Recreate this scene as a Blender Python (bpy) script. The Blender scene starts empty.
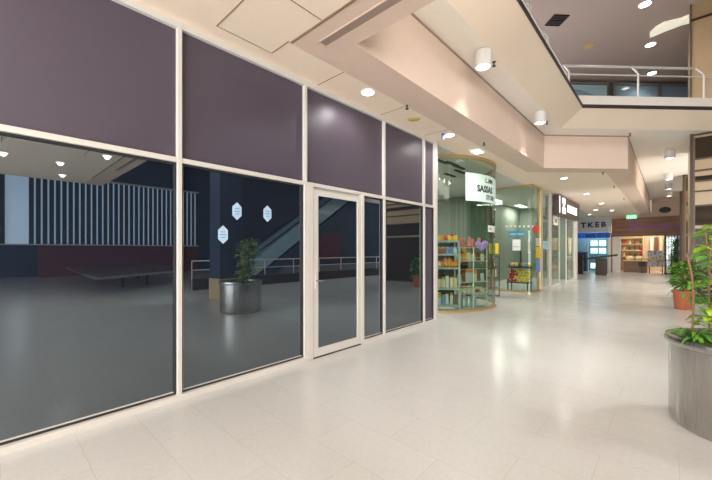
import bpy, bmesh, math, random
from mathutils import Vector, Matrix, Euler
random.seed(7)
SC = bpy.context.scene
COL = SC.collection
PI = math.pi

# ------------------------------------------------------------------ camera, world, light, exposure
# X runs along the shopfront away from the viewer, Y towards the shopfront, Z up. Eye at 1.45 m.
F_PX = 340.0
TH = math.atan(313.0 / F_PX)
CT, ST = math.cos(TH), math.sin(TH)
EYE = 1.45
cam_d = bpy.data.cameras.new('camera')
cam_d.sensor_width = 36.0
cam_d.lens = 36.0 * F_PX / 712.0
cam_d.shift_y = 10.0 / 712.0
cam_d.clip_start = 0.05
cam_d.clip_end = 200
cam = bpy.data.objects.new('camera', cam_d)
COL.objects.link(cam)
cam.location = (0, 0, EYE)
cam.rotation_euler = (PI / 2, 0, math.atan2(ST, CT) - PI / 2)
SC.camera = cam

world = bpy.data.worlds.new('world')
SC.world = world
world.use_nodes = True
bg = world.node_tree.nodes['Background']
bg.inputs['Color'].default_value = (1.0, 0.93, 0.85, 1)
bg.inputs['Strength'].default_value = 1.1

SC.view_settings.view_transform = 'Standard'
SC.view_settings.look = 'None'
SC.view_settings.gamma = 1
SC.view_settings.use_curve_mapping = False
SC.view_settings.exposure = 0.17


def area_light(name, loc, rot, sx, sy, power, col):
    l = bpy.data.lights.new(name, 'AREA')
    l.shape = 'RECTANGLE'
    l.size = sx
    l.size_y = sy
    l.energy = power
    l.color = col
    o = bpy.data.objects.new(name, l)
    o.location = loc
    o.rotation_euler = rot
    COL.objects.link(o)
    return o


area_light('rear_fill', (-7.2, -1.5, 1.7), (0, math.radians(-112), 0), 3.2, 9, 1150, (0.97, 0.98, 1.0))  # unseen fill added behind the camera to brighten the ceilings
area_light('void_top_fill', (6.6, -3.6, 7.7), (0, 0, 0), 4.0, 2.4, 210, (1.0, 0.98, 0.95))  # added overhead light for the floor; the upper ceiling has no opening
area_light('void_side_fill', (2.85, -1.6, 4.15), (0, math.radians(-95), 0), 0.7, 6.5, 95, (1.0, 0.96, 0.9))  # added light hidden behind the bulkhead, brightening fascia and pocket ceiling
area_light('gallery_fill', (10.0, 4.6, 7.9), (0, 0, 0), 4.0, 3.0, 330, (0.92, 0.96, 1.0))  # extra light put in to lift the upper windows and ceiling


def beam(loc, aim, power, ang):
    l = bpy.data.lights.new('beam', 'SPOT')
    l.energy = power
    l.spot_size = math.radians(ang)
    l.spot_blend = 1.0
    l.shadow_soft_size = 0.25
    l.color = (1.0, 0.98, 0.94)
    o = bpy.data.objects.new('beam', l)
    COL.objects.link(o)
    o.location = loc
    o.rotation_euler = (Vector(aim) - Vector(loc)).to_track_quat('-Z', 'Y').to_euler()


beam((7.2, -4.2, 7.8), (5.5, 1.3, 0), 900, 19)
beam((8.4, -4.6, 7.8), (4.0, 0.5, 0), 800, 22)
beam((3.6, -1.6, 7.8), (3.4, -3.9, 0), 900, 20)
beam((9.9, -4.4, 7.8), (8.7, 0.9, 0), 800, 18)
beam((3.6, -3.0, 7.8), (2.0, 2.3, 0), 400, 22)
for bx_ in (12.2, 15.2, 18.4, 22.0):
    beam((bx_ + 0.6, -3.4, 4.4), (bx_ - 0.4, 0.6, 0), 300, 26)
area_light('hall_top_fill', (17.5, -3.6, 4.4), (0, 0, 0), 16, 1.6, 330, (1.0, 0.95, 0.88))  # out-of-view panel added to light the far hall
area_light('hall_side_fill', (15.3, -3.6, 1.7), (0, math.radians(-100), math.radians(18)), 3.0, 4.5, 500, (1.0, 0.97, 0.93))  # one more added fill, behind the lift tower, for the far hall


# ------------------------------------------------------------------ materials
def mat(name, col, rough=0.5, metal=0.0, spec=0.5, vary=0.04, vscale=6.0, bump=0.0, bscale=60.0, emit=None, estr=0.0,
        col2=None, ior=None, coat=0.0):
    m = bpy.data.materials.new(name)
    m.use_nodes = True
    nt = m.node_tree
    b = nt.nodes['Principled BSDF']
    b.inputs['Roughness'].default_value = rough
    b.inputs['Metallic'].default_value = metal
    b.inputs['Specular IOR Level'].default_value = spec
    if ior:
        b.inputs['IOR'].default_value = ior
    if coat:
        b.inputs['Coat Weight'].default_value = coat
        b.inputs['Coat Roughness'].default_value = 0.08
    tc = nt.nodes.new('ShaderNodeTexCoord')
    nz = nt.nodes.new('ShaderNodeTexNoise')
    nz.inputs['Scale'].default_value = vscale
    nz.inputs['Detail'].default_value = 3
    nt.links.new(tc.outputs['Object'], nz.inputs['Vector'])
    mx = nt.nodes.new('ShaderNodeMix')
    mx.data_type = 'RGBA'
    c2 = col2 if col2 else [min(1, c * (1 - vary)) for c in col]
    c1 = col if col2 else [min(1, c * (1 + vary)) for c in col]
    mx.inputs['A'].default_value = (*c1, 1)
    mx.inputs['B'].default_value = (*c2, 1)
    nt.links.new(nz.outputs['Fac'], mx.inputs['Factor'])
    nt.links.new(mx.outputs['Result'], b.inputs['Base Color'])
    if bump:
        n2 = nt.nodes.new('ShaderNodeTexNoise')
        n2.inputs['Scale'].default_value = bscale
        nt.links.new(tc.outputs['Object'], n2.inputs['Vector'])
        bp = nt.nodes.new('ShaderNodeBump')
        bp.inputs['Strength'].default_value = bump
        bp.inputs['Distance'].default_value = 0.01
        nt.links.new(n2.outputs['Fac'], bp.inputs['Height'])
        nt.links.new(bp.outputs['Normal'], b.inputs['Normal'])
    if emit:
        b.inputs['Emission Color'].default_value = (*emit, 1)
        b.inputs['Emission Strength'].default_value = estr
    return m


def glass_mat(name, tint, ior=1.5):
    m = bpy.data.materials.new(name)
    m.use_nodes = True
    nt = m.node_tree
    nt.nodes.clear()
    out = nt.nodes.new('ShaderNodeOutputMaterial')
    mix = nt.nodes.new('ShaderNodeMixShader')
    tr = nt.nodes.new('ShaderNodeBsdfTransparent')
    tr.inputs['Color'].default_value = (*tint, 1)
    gl = nt.nodes.new('ShaderNodeBsdfGlossy')
    gl.inputs['Roughness'].default_value = 0.0
    fr = nt.nodes.new('ShaderNodeFresnel')
    fr.inputs['IOR'].default_value = ior
    # both faces of the pane reflect as seen from outside the glass
    geo = nt.nodes.new('ShaderNodeNewGeometry')
    mr = nt.nodes.new('ShaderNodeMapRange')
    mr.inputs['To Min'].default_value = ior
    mr.inputs['To Max'].default_value = 1.0 / ior
    nt.links.new(geo.outputs['Backfacing'], mr.inputs['Value'])
    nt.links.new(mr.outputs['Result'], fr.inputs['IOR'])
    nt.links.new(fr.outputs['Fac'], mix.inputs['Fac'])
    nt.links.new(tr.outputs['BSDF'], mix.inputs[1])
    nt.links.new(gl.outputs['BSDF'], mix.inputs[2])
    nt.links.new(mix.outputs['Shader'], out.inputs['Surface'])
    return m


def tint_spec(m, c):
    m.node_tree.nodes['Principled BSDF'].inputs['Specular Tint'].default_value = (*c, 1)
    return m


def floor_mat():
    m = mat('polished_cream_tile', (0.69, 0.655, 0.60), rough=0.22, spec=0.4)
    nt = m.node_tree
    b = nt.nodes['Principled BSDF']
    tc = nt.nodes.new('ShaderNodeTexCoord')
    mp = nt.nodes.new('ShaderNodeMapping')
    mp.inputs['Rotation'].default_value = (0, 0, PI / 2)
    mp.inputs['Location'].default_value = (0.25, 0.0, 0)
    nt.links.new(tc.outputs['Object'], mp.inputs['Vector'])
    br = nt.nodes.new('ShaderNodeTexBrick')
    br.offset = 0.5
    br.inputs['Scale'].default_value = 1.0
    br.inputs['Brick Width'].default_value = 0.82
    br.inputs['Row Height'].default_value = 0.41
    br.inputs['Mortar Size'].default_value = 0.002
    br.inputs['Mortar Smooth'].default_value = 0.3
    br.inputs['Color1'].default_value = (0.60, 0.60, 0.585, 1)
    br.inputs['Color2'].default_value = (0.585, 0.58, 0.565, 1)
    br.inputs['Mortar'].default_value = (0.48, 0.465, 0.44, 1)
    nt.links.new(mp.outputs['Vector'], br.inputs['Vector'])
    nz = nt.nodes.new('ShaderNodeTexNoise')
    nz.inputs['Scale'].default_value = 45
    nz.inputs['Detail'].default_value = 4
    nt.links.new(tc.outputs['Object'], nz.inputs['Vector'])
    cr = nt.nodes.new('ShaderNodeMapRange')
    cr.inputs['To Min'].default_value = 0.9
    cr.inputs['To Max'].default_value = 1.08
    nt.links.new(nz.outputs['Fac'], cr.inputs['Value'])
    mx = nt.nodes.new('ShaderNodeMix')
    mx.data_type = 'RGBA'
    mx.blend_type = 'MULTIPLY'
    mx.inputs['Factor'].default_value = 1
    nt.links.new(br.outputs['Color'], mx.inputs['A'])
    nt.links.new(cr.outputs['Result'], mx.inputs['B'])
    nt.links.new(mx.outputs['Result'], b.inputs['Base Color'])
    n3 = nt.nodes.new('ShaderNodeTexNoise')
    n3.inputs['Scale'].default_value = 3
    nt.links.new(tc.outputs['Object'], n3.inputs['Vector'])
    r2 = nt.nodes.new('ShaderNodeMapRange')
    r2.inputs['To Min'].default_value = 0.15
    r2.inputs['To Max'].default_value = 0.28
    nt.links.new(n3.outputs['Fac'], r2.inputs['Value'])
    nt.links.new(r2.outputs['Result'], b.inputs['Roughness'])
    return m


def wood_mat(name, c1, c2, scale=1.5, rough=0.4):
    m = mat(name, c1, rough=rough)
    nt = m.node_tree
    b = nt.nodes['Principled BSDF']
    tc = nt.nodes.new('ShaderNodeTexCoord')
    mp = nt.nodes.new('ShaderNodeMapping')
    mp.inputs['Scale'].default_value = (1, 0.3, 6)
    w = nt.nodes.new('ShaderNodeTexNoise')
    w.inputs['Scale'].default_value = scale
    w.inputs['Detail'].default_value = 5
    nt.links.new(tc.outputs['Object'], mp.inputs['Vector'])
    nt.links.new(mp.outputs['Vector'], w.inputs['Vector'])
    r = nt.nodes.new('ShaderNodeValToRGB')
    r.color_ramp.elements[0].position = 0.35
    r.color_ramp.elements[0].color = (*c1, 1)
    r.color_ramp.elements[1].position = 0.65
    r.color_ramp.elements[1].color = (*c2, 1)
    nt.links.new(w.outputs['Fac'], r.inputs['Fac'])
    nt.links.new(r.outputs['Color'], b.inputs['Base Color'])
    return m


def brushed_mat():
    m = mat('brushed_steel', (0.46, 0.44, 0.415), rough=0.3, metal=1.0)
    nt = m.node_tree
    b = nt.nodes['Principled BSDF']
    tc = nt.nodes.new('ShaderNodeTexCoord')
    mp = nt.nodes.new('ShaderNodeMapping')
    mp.inputs['Scale'].default_value = (60, 60, 1.0)
    w = nt.nodes.new('ShaderNodeTexNoise')
    w.inputs['Scale'].default_value = 2
    nt.links.new(tc.outputs['Object'], mp.inputs['Vector'])
    nt.links.new(mp.outputs['Vector'], w.inputs['Vector'])
    r = nt.nodes.new('ShaderNodeMapRange')
    r.inputs['To Min'].default_value = 0.16
    r.inputs['To Max'].default_value = 0.34
    nt.links.new(w.outputs['Fac'], r.inputs['Value'])
    nt.links.new(r.outputs['Result'], b.inputs['Roughness'])
    return m


def check_mat(name, c1, c2, scale):
    m = mat(name, c1, rough=0.8)
    nt = m.node_tree
    b = nt.nodes['Principled BSDF']
    tc = nt.nodes.new('ShaderNodeTexCoord')
    v = nt.nodes.new('ShaderNodeTexVoronoi')
    v.inputs['Scale'].default_value = scale
    nt.links.new(tc.outputs['Object'], v.inputs['Vector'])
    r = nt.nodes.new('ShaderNodeValToRGB')
    r.color_ramp.elements[0].position = 0.3
    r.color_ramp.elements[0].color = (*c1, 1)
    r.color_ramp.elements[1].position = 0.5
    r.color_ramp.elements[1].color = (*c2, 1)
    nt.links.new(v.outputs['Distance'], r.inputs['Fac'])
    nt.links.new(r.outputs['Color'], b.inputs['Base Color'])
    return m


M = dict(
    floor=floor_mat(),
    ceil=mat('beige_ceiling_paint', (0.92, 0.77, 0.62), rough=0.7, bump=0.02),
    pink=mat('pinkish_beige_plaster', (0.74, 0.57, 0.465), rough=0.65, bump=0.02),
    white=mat('cream_white_paint', (0.88, 0.83, 0.75), rough=0.6),
    fascia=mat('beige_fascia_paint', (0.86, 0.72, 0.58), rough=0.6, vary=0.06, vscale=1.2),
    upceil=mat('taupe_ceiling_paint', (0.50, 0.42, 0.38), rough=0.7),
    seam=mat('ceiling_joint_and_edge_shade', (0.28, 0.20, 0.14), rough=0.8),
    slot=mat('dark_slot_and_shadow_line', (0.33, 0.24, 0.19), rough=0.6),
    darktrim=mat('dark_edge_trim', (0.05, 0.035, 0.035), rough=0.4),
    frame=mat('ivory_powder_coated_aluminium', (0.64, 0.61, 0.565), rough=0.38, vary=0.02),
    purple=mat('dark_plum_laminate', (0.080, 0.064, 0.086), rough=0.40, vary=0.05, spec=0.6),
    dglass=mat('dark_tinted_glass', (0.010, 0.014, 0.022), rough=0.0, spec=0.5, ior=2.8, vary=0.0),
    gasket=mat('black_rubber_gasket', (0.02, 0.02, 0.022), rough=0.6),
    gglass=glass_mat('greenish_clear_glass', (0.84, 0.90, 0.85), 1.32),
    glass=glass_mat('clear_glass', (0.9, 0.95, 0.94), 1.45),
    gold=mat('brushed_gold_trim', (0.58, 0.42, 0.20), rough=0.35, metal=0.7),
    tan=mat('tan_lift_cladding', (0.50, 0.36, 0.21), rough=0.3, vary=0.08, vscale=2, spec=0.5),
    dgold=mat('dull_dark_gold_edge', (0.17, 0.11, 0.055), rough=0.45, metal=0.3),
    bronze=mat('dark_bronze_metal', (0.06, 0.04, 0.026), rough=0.4, metal=0.3),
    mirror=mat('bronze_mirror_glass', (0.05, 0.034, 0.024), rough=0.05, spec=0.07, vary=0.1),
    steel=brushed_mat(),
    railm=mat('white_painted_handrail', (0.72, 0.69, 0.66), rough=0.3, metal=0.2),
    lampm=mat('grey_lamp_housing', (0.68, 0.66, 0.64), rough=0.4),
    lampon=mat('lit_lamp_lens', (1, 1, 1), emit=(1.0, 0.97, 0.92), estr=9.0),
    lampring=mat('white_lamp_ring', (0.85, 0.83, 0.8), rough=0.4),
    black=mat('black_plastic', (0.015, 0.015, 0.017), rough=0.45),
    terra=mat('terracotta_clay', (0.52, 0.155, 0.07), rough=0.7, vary=0.12, vscale=9),
    soil=mat('dark_potting_soil', (0.05, 0.03, 0.02), rough=0.95, bump=0.5),
    leaf=mat('fresh_green_leaf', (0.20, 0.46, 0.06), rough=0.4, col2=(0.08, 0.26, 0.03), vscale=12),
    leafy=mat('yellow_green_leaf', (0.58, 0.72, 0.06), rough=0.4, col2=(0.30, 0.52, 0.04), vscale=10),
    leafd=mat('dark_green_leaf', (0.035, 0.11, 0.03), rough=0.4, col2=(0.07, 0.18, 0.04), vscale=9),
    stem=mat('brown_cane', (0.22, 0.11, 0.06), rough=0.7, vary=0.2, vscale=20),
    green_wall=mat('grey_green_shop_wall', (0.22, 0.25, 0.21), rough=0.7),
    shopceil=mat('shop_ceiling_white', (0.62, 0.62, 0.58), rough=0.7),
    mint=mat('pale_mint_poster_paper', (0.72, 0.90, 0.82), rough=0.6, emit=(0.7, 1.0, 0.88), estr=0.12),  # faint glow given to the paper, which is no lamp
    ink=mat('black_ink', (0.02, 0.02, 0.02), rough=0.6),
    paper=mat('white_paper', (0.85, 0.85, 0.83), rough=0.7),
    shelf=mat('pale_grey_green_shelf_metal', (0.42, 0.49, 0.46), rough=0.4),
    wire=mat('white_wire_metal', (0.55, 0.58, 0.56), rough=0.35, metal=0.3),
    wood=wood_mat('red_brown_timber_veneer', (0.17, 0.055, 0.02), (0.36, 0.14, 0.055), 1.6),
    purpletext=mat('purple_sign_lettering', (0.30, 0.05, 0.38), rough=0.4),
    shopwarm=mat('warm_cream_shop_wall', (0.78, 0.60, 0.43), rough=0.7),
    counter=wood_mat('brown_counter_timber', (0.16, 0.09, 0.05), (0.27, 0.16, 0.09), 3),
    cloth=check_mat('white_and_blue_patterned_cloth', (0.18, 0.22, 0.45), (0.72, 0.72, 0.78), 9),
    yellow=mat('yellow_paper', (0.82, 0.60, 0.03), rough=0.5),
    blue=mat('royal_blue_sign_face', (0.01, 0.10, 0.50), rough=0.4, emit=(0.01, 0.12, 0.65), estr=0.25),
    bluetext=mat('dark_navy_lettering', (0.01, 0.02, 0.10), rough=0.4),
    tealblue=mat('teal_blue_poster', (0.02, 0.28, 0.45), rough=0.5),
    greysign=mat('pale_grey_sign_board', (0.62, 0.63, 0.64), rough=0.5),
    greyblue=mat('grey_blue_shop_wall', (0.10, 0.20, 0.26), rough=0.6),
    screen=mat('lit_property_screen', (0.8, 0.9, 1), emit=(0.75, 0.9, 1.0), estr=1.6),
    exitg=mat('green_exit_sign_face', (0.05, 0.6, 0.2), emit=(0.25, 0.9, 0.4), estr=0.9),
    signdark=mat('dark_shop_sign_box', (0.09, 0.055, 0.05), rough=0.35),
    litwhite=mat('lit_white_letters', (0.9, 0.93, 1), emit=(0.85, 0.92, 1.0), estr=1.1),
    red=mat('red_plastic', (0.55, 0.03, 0.03), rough=0.4),
    maroon=mat('maroon_wall_paint', (0.16, 0.025, 0.04), rough=0.6),
    navy=mat('deep_navy_wall_paint', (0.02, 0.035, 0.08), rough=0.5),
    daylight=mat('bright_window_daylight', (0.8, 0.9, 1), emit=(0.62, 0.78, 1.0), estr=1.0),
    blind=mat('closed_dark_blind_slat', (0.03, 0.04, 0.055), rough=0.6),
    upglass=mat('blue_tinted_upper_window', (0.34, 0.50, 0.62), rough=0.1, spec=0.8, col2=(0.22, 0.34, 0.44), vscale=0.6),
    upframe=mat('grey_window_frame', (0.22, 0.22, 0.22), rough=0.4),
    hexm=mat('pale_blue_hexagon_film', (0.45, 0.62, 0.80), rough=0.3),
    hexd=mat('mid_blue_print', (0.16, 0.32, 0.50), rough=0.3),
    smoke=mat('yellowed_plastic', (0.62, 0.48, 0.20), rough=0.6),
    table=mat('dark_grey_gloss_tabletop', (0.20, 0.21, 0.24), rough=0.08, spec=0.8),
    bluetag=mat('blue_tag_plastic', (0.02, 0.06, 0.5), rough=0.4),
    pinkm=mat('soft_pink_plush', (0.75, 0.25, 0.24), rough=0.9, bump=0.4),
    lilac=mat('lilac_foil', (0.55, 0.30, 0.75), rough=0.25),
    orange=mat('orange_wrapper', (0.85, 0.32, 0.05), rough=0.5),
    creamp=mat('cream_packet', (0.75, 0.66, 0.42), rough=0.5),
    bluep=mat('blue_packet', (0.10, 0.28, 0.65), rough=0.4),
    silverp=mat('silver_packet', (0.62, 0.68, 0.66), rough=0.3, metal=0.3),
    brownp=mat('brown_packet', (0.22, 0.09, 0.05), rough=0.5),
    skyc=mat('painted_wave_panel_pale_blue', (0.45, 0.68, 0.80), rough=0.5),
    ledcove=mat('lit_cream_cove', (0.9, 0.88, 0.75), emit=(1.0, 0.97, 0.8), estr=0.45),
)


tint_spec(M['dglass'], (0.80, 0.93, 1.0))
tint_spec(M['purple'], (0.82, 0.86, 1.0))

# ------------------------------------------------------------------ mesh building
def wloc(o):
    v = Vector((0, 0, 0))
    while o:
        v += Vector(o.location)
        o = o.parent
    return v


class B:
    def __init__(self):
        self.bm = bmesh.new()

    def face(self, pts):
        try:
            self.bm.faces.new([self.bm.verts.new(p) for p in pts])
        except ValueError:
            pass

    def box(self, x0, x1, y0, y1, z0, z1):
        return self.prism([(x0, y0), (x1, y0), (x1, y1), (x0, y1)], z0, z1)

    def prism(self, pts, z0, z1):
        """pts: plan outline; z0/z1 heights"""
        a = sum(pts[i][0] * pts[(i + 1) % len(pts)][1] - pts[(i + 1) % len(pts)][0] * pts[i][1] for i in range(len(pts)))
        if a < 0:
            pts = pts[::-1]
        lo = [self.bm.verts.new((p[0], p[1], z0)) for p in pts]
        hi = [self.bm.verts.new((p[0], p[1], z1)) for p in pts]
        n = len(pts)
        self.bm.faces.new(lo[::-1])
        self.bm.faces.new(hi)
        for i in range(n):
            self.bm.faces.new((lo[i], lo[(i + 1) % n], hi[(i + 1) % n], hi[i]))
        return self

    def wallseg(self, p, q, t, z0, z1):
        """vertical slab from p to q (plan), thickness t centred"""
        d = Vector((q[0] - p[0], q[1] - p[1])).normalized()
        n = Vector((-d.y, d.x)) * t / 2
        return self.prism([(p[0] - n.x, p[1] - n.y), (q[0] - n.x, q[1] - n.y), (q[0] + n.x, q[1] + n.y), (p[0] + n.x, p[1] + n.y)], z0, z1)

    def tube(self, pts, r, n=10, r2=None):
        pts = [Vector(p) for p in pts]
        rings = []
        m = len(pts)
        for i, p in enumerate(pts):
            t = (pts[min(i + 1, m - 1)] - pts[max(i - 1, 0)]).normalized()
            up = Vector((0, 0, 1)) if abs(t.z) < 0.95 else Vector((1, 0, 0))
            a = t.cross(up).normalized()
            b = t.cross(a)
            rr = r if r2 is None else r + (r2 - r) * i / (m - 1)
            rings.append([self.bm.verts.new(p + (a * math.cos(2 * PI * k / n) + b * math.sin(2 * PI * k / n)) * rr) for k in range(n)])
        for i in range(m - 1):
            for k in range(n):
                self.bm.faces.new((rings[i][k], rings[i][(k + 1) % n], rings[i + 1][(k + 1) % n], rings[i + 1][k]))
        self.bm.faces.new(rings[0][::-1])
        self.bm.faces.new(rings[-1])
        return self

    def lathe(self, prof, c, n=40, cap=True):
        rings = []
        for (r, z) in prof:
            rings.append([self.bm.verts.new((c[0] + r * math.cos(2 * PI * k / n), c[1] + r * math.sin(2 * PI * k / n), c[2] + z)) for k in range(n)])
        for i in range(len(prof) - 1):
            for k in range(n):
                self.bm.faces.new((rings[i][k], rings[i][(k + 1) % n], rings[i + 1][(k + 1) % n], rings[i + 1][k]))
        if cap:
            self.bm.faces.new(rings[0][::-1])
            self.bm.faces.new(rings[-1])
        return self

    def blob(self, c, rx, ry, rz, n=10, rough=0.0):
        vs = []
        top = self.bm.verts.new((c[0], c[1], c[2] + rz))
        bot = self.bm.verts.new((c[0], c[1], c[2] - rz))
        for i in range(1, n // 2 + 1):
            ph = PI * i / (n // 2 + 1)
            ring = []
            for k in range(n):
                a = 2 * PI * k / n
                s = 1 + random.uniform(-rough, rough)
                ring.append(self.bm.verts.new((c[0] + rx * s * math.sin(ph) * math.cos(a), c[1] + ry * s * math.sin(ph) * math.sin(a), c[2] + rz * s * math.cos(ph))))
            vs.append(ring)
        for k in range(n):
            self.bm.faces.new((top, vs[0][k], vs[0][(k + 1) % n]))
            self.bm.faces.new((bot, vs[-1][(k + 1) % n], vs[-1][k]))
            for i in range(len(vs) - 1):
                self.bm.faces.new((vs[i][k], vs[i + 1][k], vs[i + 1][(k + 1) % n], vs[i][(k + 1) % n]))
        return self

    def leaf(self, p, d, L, w, droop=0.25):
        """arched, folded leaf from p along d"""
        p = Vector(p)
        d = Vector(d).normalized()
        s = d.cross(Vector((0, 0, 1)))
        s = s.normalized() if s.length > 1e-3 else Vector((1, 0, 0))
        u = s.cross(d)
        prof = [(0, 0.06), (0.25, 0.75), (0.5, 1.0), (0.78, 0.6), (1, 0.03)]
        prev = None
        for (t, ww) in prof:
            c = p + d * L * t - Vector((0, 0, 1)) * droop * L * t * t
            row = [self.bm.verts.new(c - s * w * ww * 0.5 + u * w * 0.12 * ww), self.bm.verts.new(c), self.bm.verts.new(c + s * w * ww * 0.5 + u * w * 0.12 * ww)]
            if prev:
                self.bm.faces.new((prev[0], prev[1], row[1], row[0]))
                self.bm.faces.new((prev[1], prev[2], row[2], row[1]))
            prev = row
        return self

    def build(self, name, m, parent=None, smooth=False, bevel=0.0, thing=None):
        bm = self.bm
        if parent:
            off = wloc(parent)
        else:
            xs = [v.co for v in bm.verts]
            off = Vector(((min(v.x for v in xs) + max(v.x for v in xs)) / 2, (min(v.y for v in xs) + max(v.y for v in xs)) / 2, min(v.z for v in xs)))
        bmesh.ops.translate(bm, verts=bm.verts, vec=-off)
        me = bpy.data.meshes.new(name)
        bm.to_mesh(me)
        bm.free()
        me.materials.append(m)
        if smooth:
            for p in me.polygons:
                p.use_smooth = True
            me.set_sharp_from_angle(angle=math.radians(40))
        o = bpy.data.objects.new(name, me)
        COL.objects.link(o)
        if parent:
            o.parent = parent
        else:
            o.location = off
        if bevel:
            md = o.modifiers.new('bevel', 'BEVEL')
            md.width = bevel
            md.segments = 2
            md.limit_method = 'ANGLE'
        return o


def tag(o, label=None, cat=None, group=None, kind=None):
    if label:
        o['label'] = label
    if cat:
        o['category'] = cat
    if group:
        o['group'] = group
    if kind:
        o['kind'] = kind
    return o


def empty(name, loc, label=None, cat=None, group=None, kind=None):
    o = bpy.data.objects.new(name, None)
    o.empty_display_size = 0.1
    COL.objects.link(o)
    o.location = loc
    return tag(o, label, cat, group, kind)


def struct(b, name, m, parent=None, smooth=False, bevel=0.0, label=None):
    o = b.build(name, m, parent, smooth, bevel)
    if parent is None:
        o['kind'] = 'structure'
    if label:
        o['label'] = label
    return o


def copy_tree(o, loc=None, parent=None):
    c = o.copy()
    COL.objects.link(c)
    if parent:
        c.parent = parent
    if loc is not None:
        c.location = loc
    for ch in list(o.children):
        copy_tree(ch, None, c)
    return c


def text_mesh(name, s, size, mp, m, parent, depth=0.01, bold=0.0, spacing=1.0, align='LEFT'):
    """lettering as a mesh; mp maps (along, up, out) to a world point"""
    cu = bpy.data.curves.new(name, 'FONT')
    cu.body = s
    cu.size = size
    cu.extrude = depth / 2
    cu.offset = bold
    cu.space_character = spacing
    cu.align_x = align
    cu.resolution_u = 3
    t = bpy.data.objects.new(name, cu)
    COL.objects.link(t)
    dg = bpy.context.evaluated_depsgraph_get()
    me = bpy.data.meshes.new_from_object(t.evaluated_get(dg))
    bpy.data.objects.remove(t)
    b = B()
    b.bm.from_mesh(me)
    for v in b.bm.verts:
        v.co = Vector(mp(v.co.x, v.co.y, v.co.z))
    return b.build(name, m, parent)


def ray(u):
    t = (u - 356.0) / F_PX
    return (CT + t * ST, ST - t * CT)          # plan direction of an image column, per unit depth


def at(u, v, z):
    """plan point on the horizontal plane z seen at image point (u, v)"""
    d = F_PX * (z - EYE) / (250.0 - v)
    r = ray(u)
    return (r[0] * d, r[1] * d)


def xa(u, y):
    r = ray(u)
    return y * r[0] / r[1]


# ------------------------------------------------------------------ structure: floor and facade
struct(B().box(-8, 36, -19, 10.2, -0.1, 0), 'floor', M['floor'])

D = 3.48
CZ = 3.65
CORX = [-3.6, -1.95, -0.3, 1.26, 2.805, 4.47, 5.72, 6.15]     # upright centres along the facade
TR0, TR1 = 2.292, 2.34                                        # transom
FR = 0.045

bx = B()
for x in (-3.6, -1.95, -0.3, 1.26, 2.805):
    bx.box(x - 0.021, x + 0.021, D - 0.018, D + 0.08, 0.0, CZ)
for x in (4.47, 5.72):
    bx.box(x - 0.021, x + 0.021, D - 0.018, D + 0.08, 0.0, CZ)
bx.box(6.10, 6.19, D - 0.03, D + 0.09, 0.0, CZ)
bx.box(2.825, 2.93, D - 0.02, D + 0.08, 0.0, TR0)             # door jambs
bx.box(3.885, 3.95, D - 0.02, D + 0.08, 0.0, TR0)
struct(bx, 'trim_1', M['frame'], bevel=0.004)
bx = B()
bx.box(-3.6, 6.12, D - 0.015, D + 0.075, TR0, TR1)
bx.box(-3.6, 6.12, D - 0.015, D + 0.075, CZ - 0.065, CZ)
struct(bx, 'trim_2', M['frame'], bevel=0.004)
bx = B()
bx.box(-3.6, 2.84, D - 0.035, D + 0.08, 0.0, 0.06)
bx.box(3.95, 6.12, D - 0.035, D + 0.08, 0.0, 0.06)
struct(bx, 'baseboard_front', M['frame'], bevel=0.004)

wn = 0


def dark_window(x0, x1, lab, z0=0.06, z1=TR0, mt='dglass'):
    global wn
    wn += 1
    e = empty('window_%d' % wn, ((x0 + x1) / 2, D + 0.03, z0), lab, None, None, 'structure')
    B().box(x0 + 0.012, x1 - 0.012, D + 0.035, D + 0.047, z0, z1).build('pane', M[mt], e)
    f = B()
    for (a, b_, c, d_) in ((x0, x0 + 0.018, z0, z1), (x1 - 0.018, x1, z0, z1), (x0 + 0.018, x1 - 0.018, z0, z0 + 0.018), (x0 + 0.018, x1 - 0.018, z1 - 0.018, z1)):
        f.box(a, b_, D + 0.012, D + 0.05, c, d_)
    f.build('gasket', M['gasket'], e)
    g = B()
    for (a, b_, c, d_) in ((x0 + 0.018, x0 + 0.024, z0 + 0.018, z1 - 0.018), (x0 + 0.024, x1 - 0.024, z0 + 0.018, z0 + 0.026)):
        g.box(a, b_, D + 0.022, D + 0.04, c, d_)
    g.build('glazing_bead', M['frame'], e)
    return e


dark_window(-3.57, -1.98, 'dark tinted shopfront window farthest behind the viewer')
dark_window(-1.92, -0.33, 'dark tinted shopfront window behind the viewer')
dark_window(-0.28, 1.24, 'large dark window at the left edge reflecting vertical blinds')
dark_window(1.28, 2.786, 'dark window left of the glass door with hexagon stickers')
dark_window(3.95, 4.45, 'narrow dark window strip right of the door')
dark_window(4.49, 5.70, 'dark window between narrow strip and shopfront corner')
dark_window(5.74, 6.10, 'slim dark plum lower panel at the shopfront corner', mt='purple')

for i, (a, b_) in enumerate(((-3.57, -1.98), (-1.92, -0.33), (-0.28, 1.24), (1.28, 2.786), (2.825, 4.45), (4.49, 5.70), (5.74, 6.10))):
    struct(B().box(a, b_, D + 0.03, D + 0.045, TR1, CZ - 0.065), 'wall_panel', M['purple'])

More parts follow.
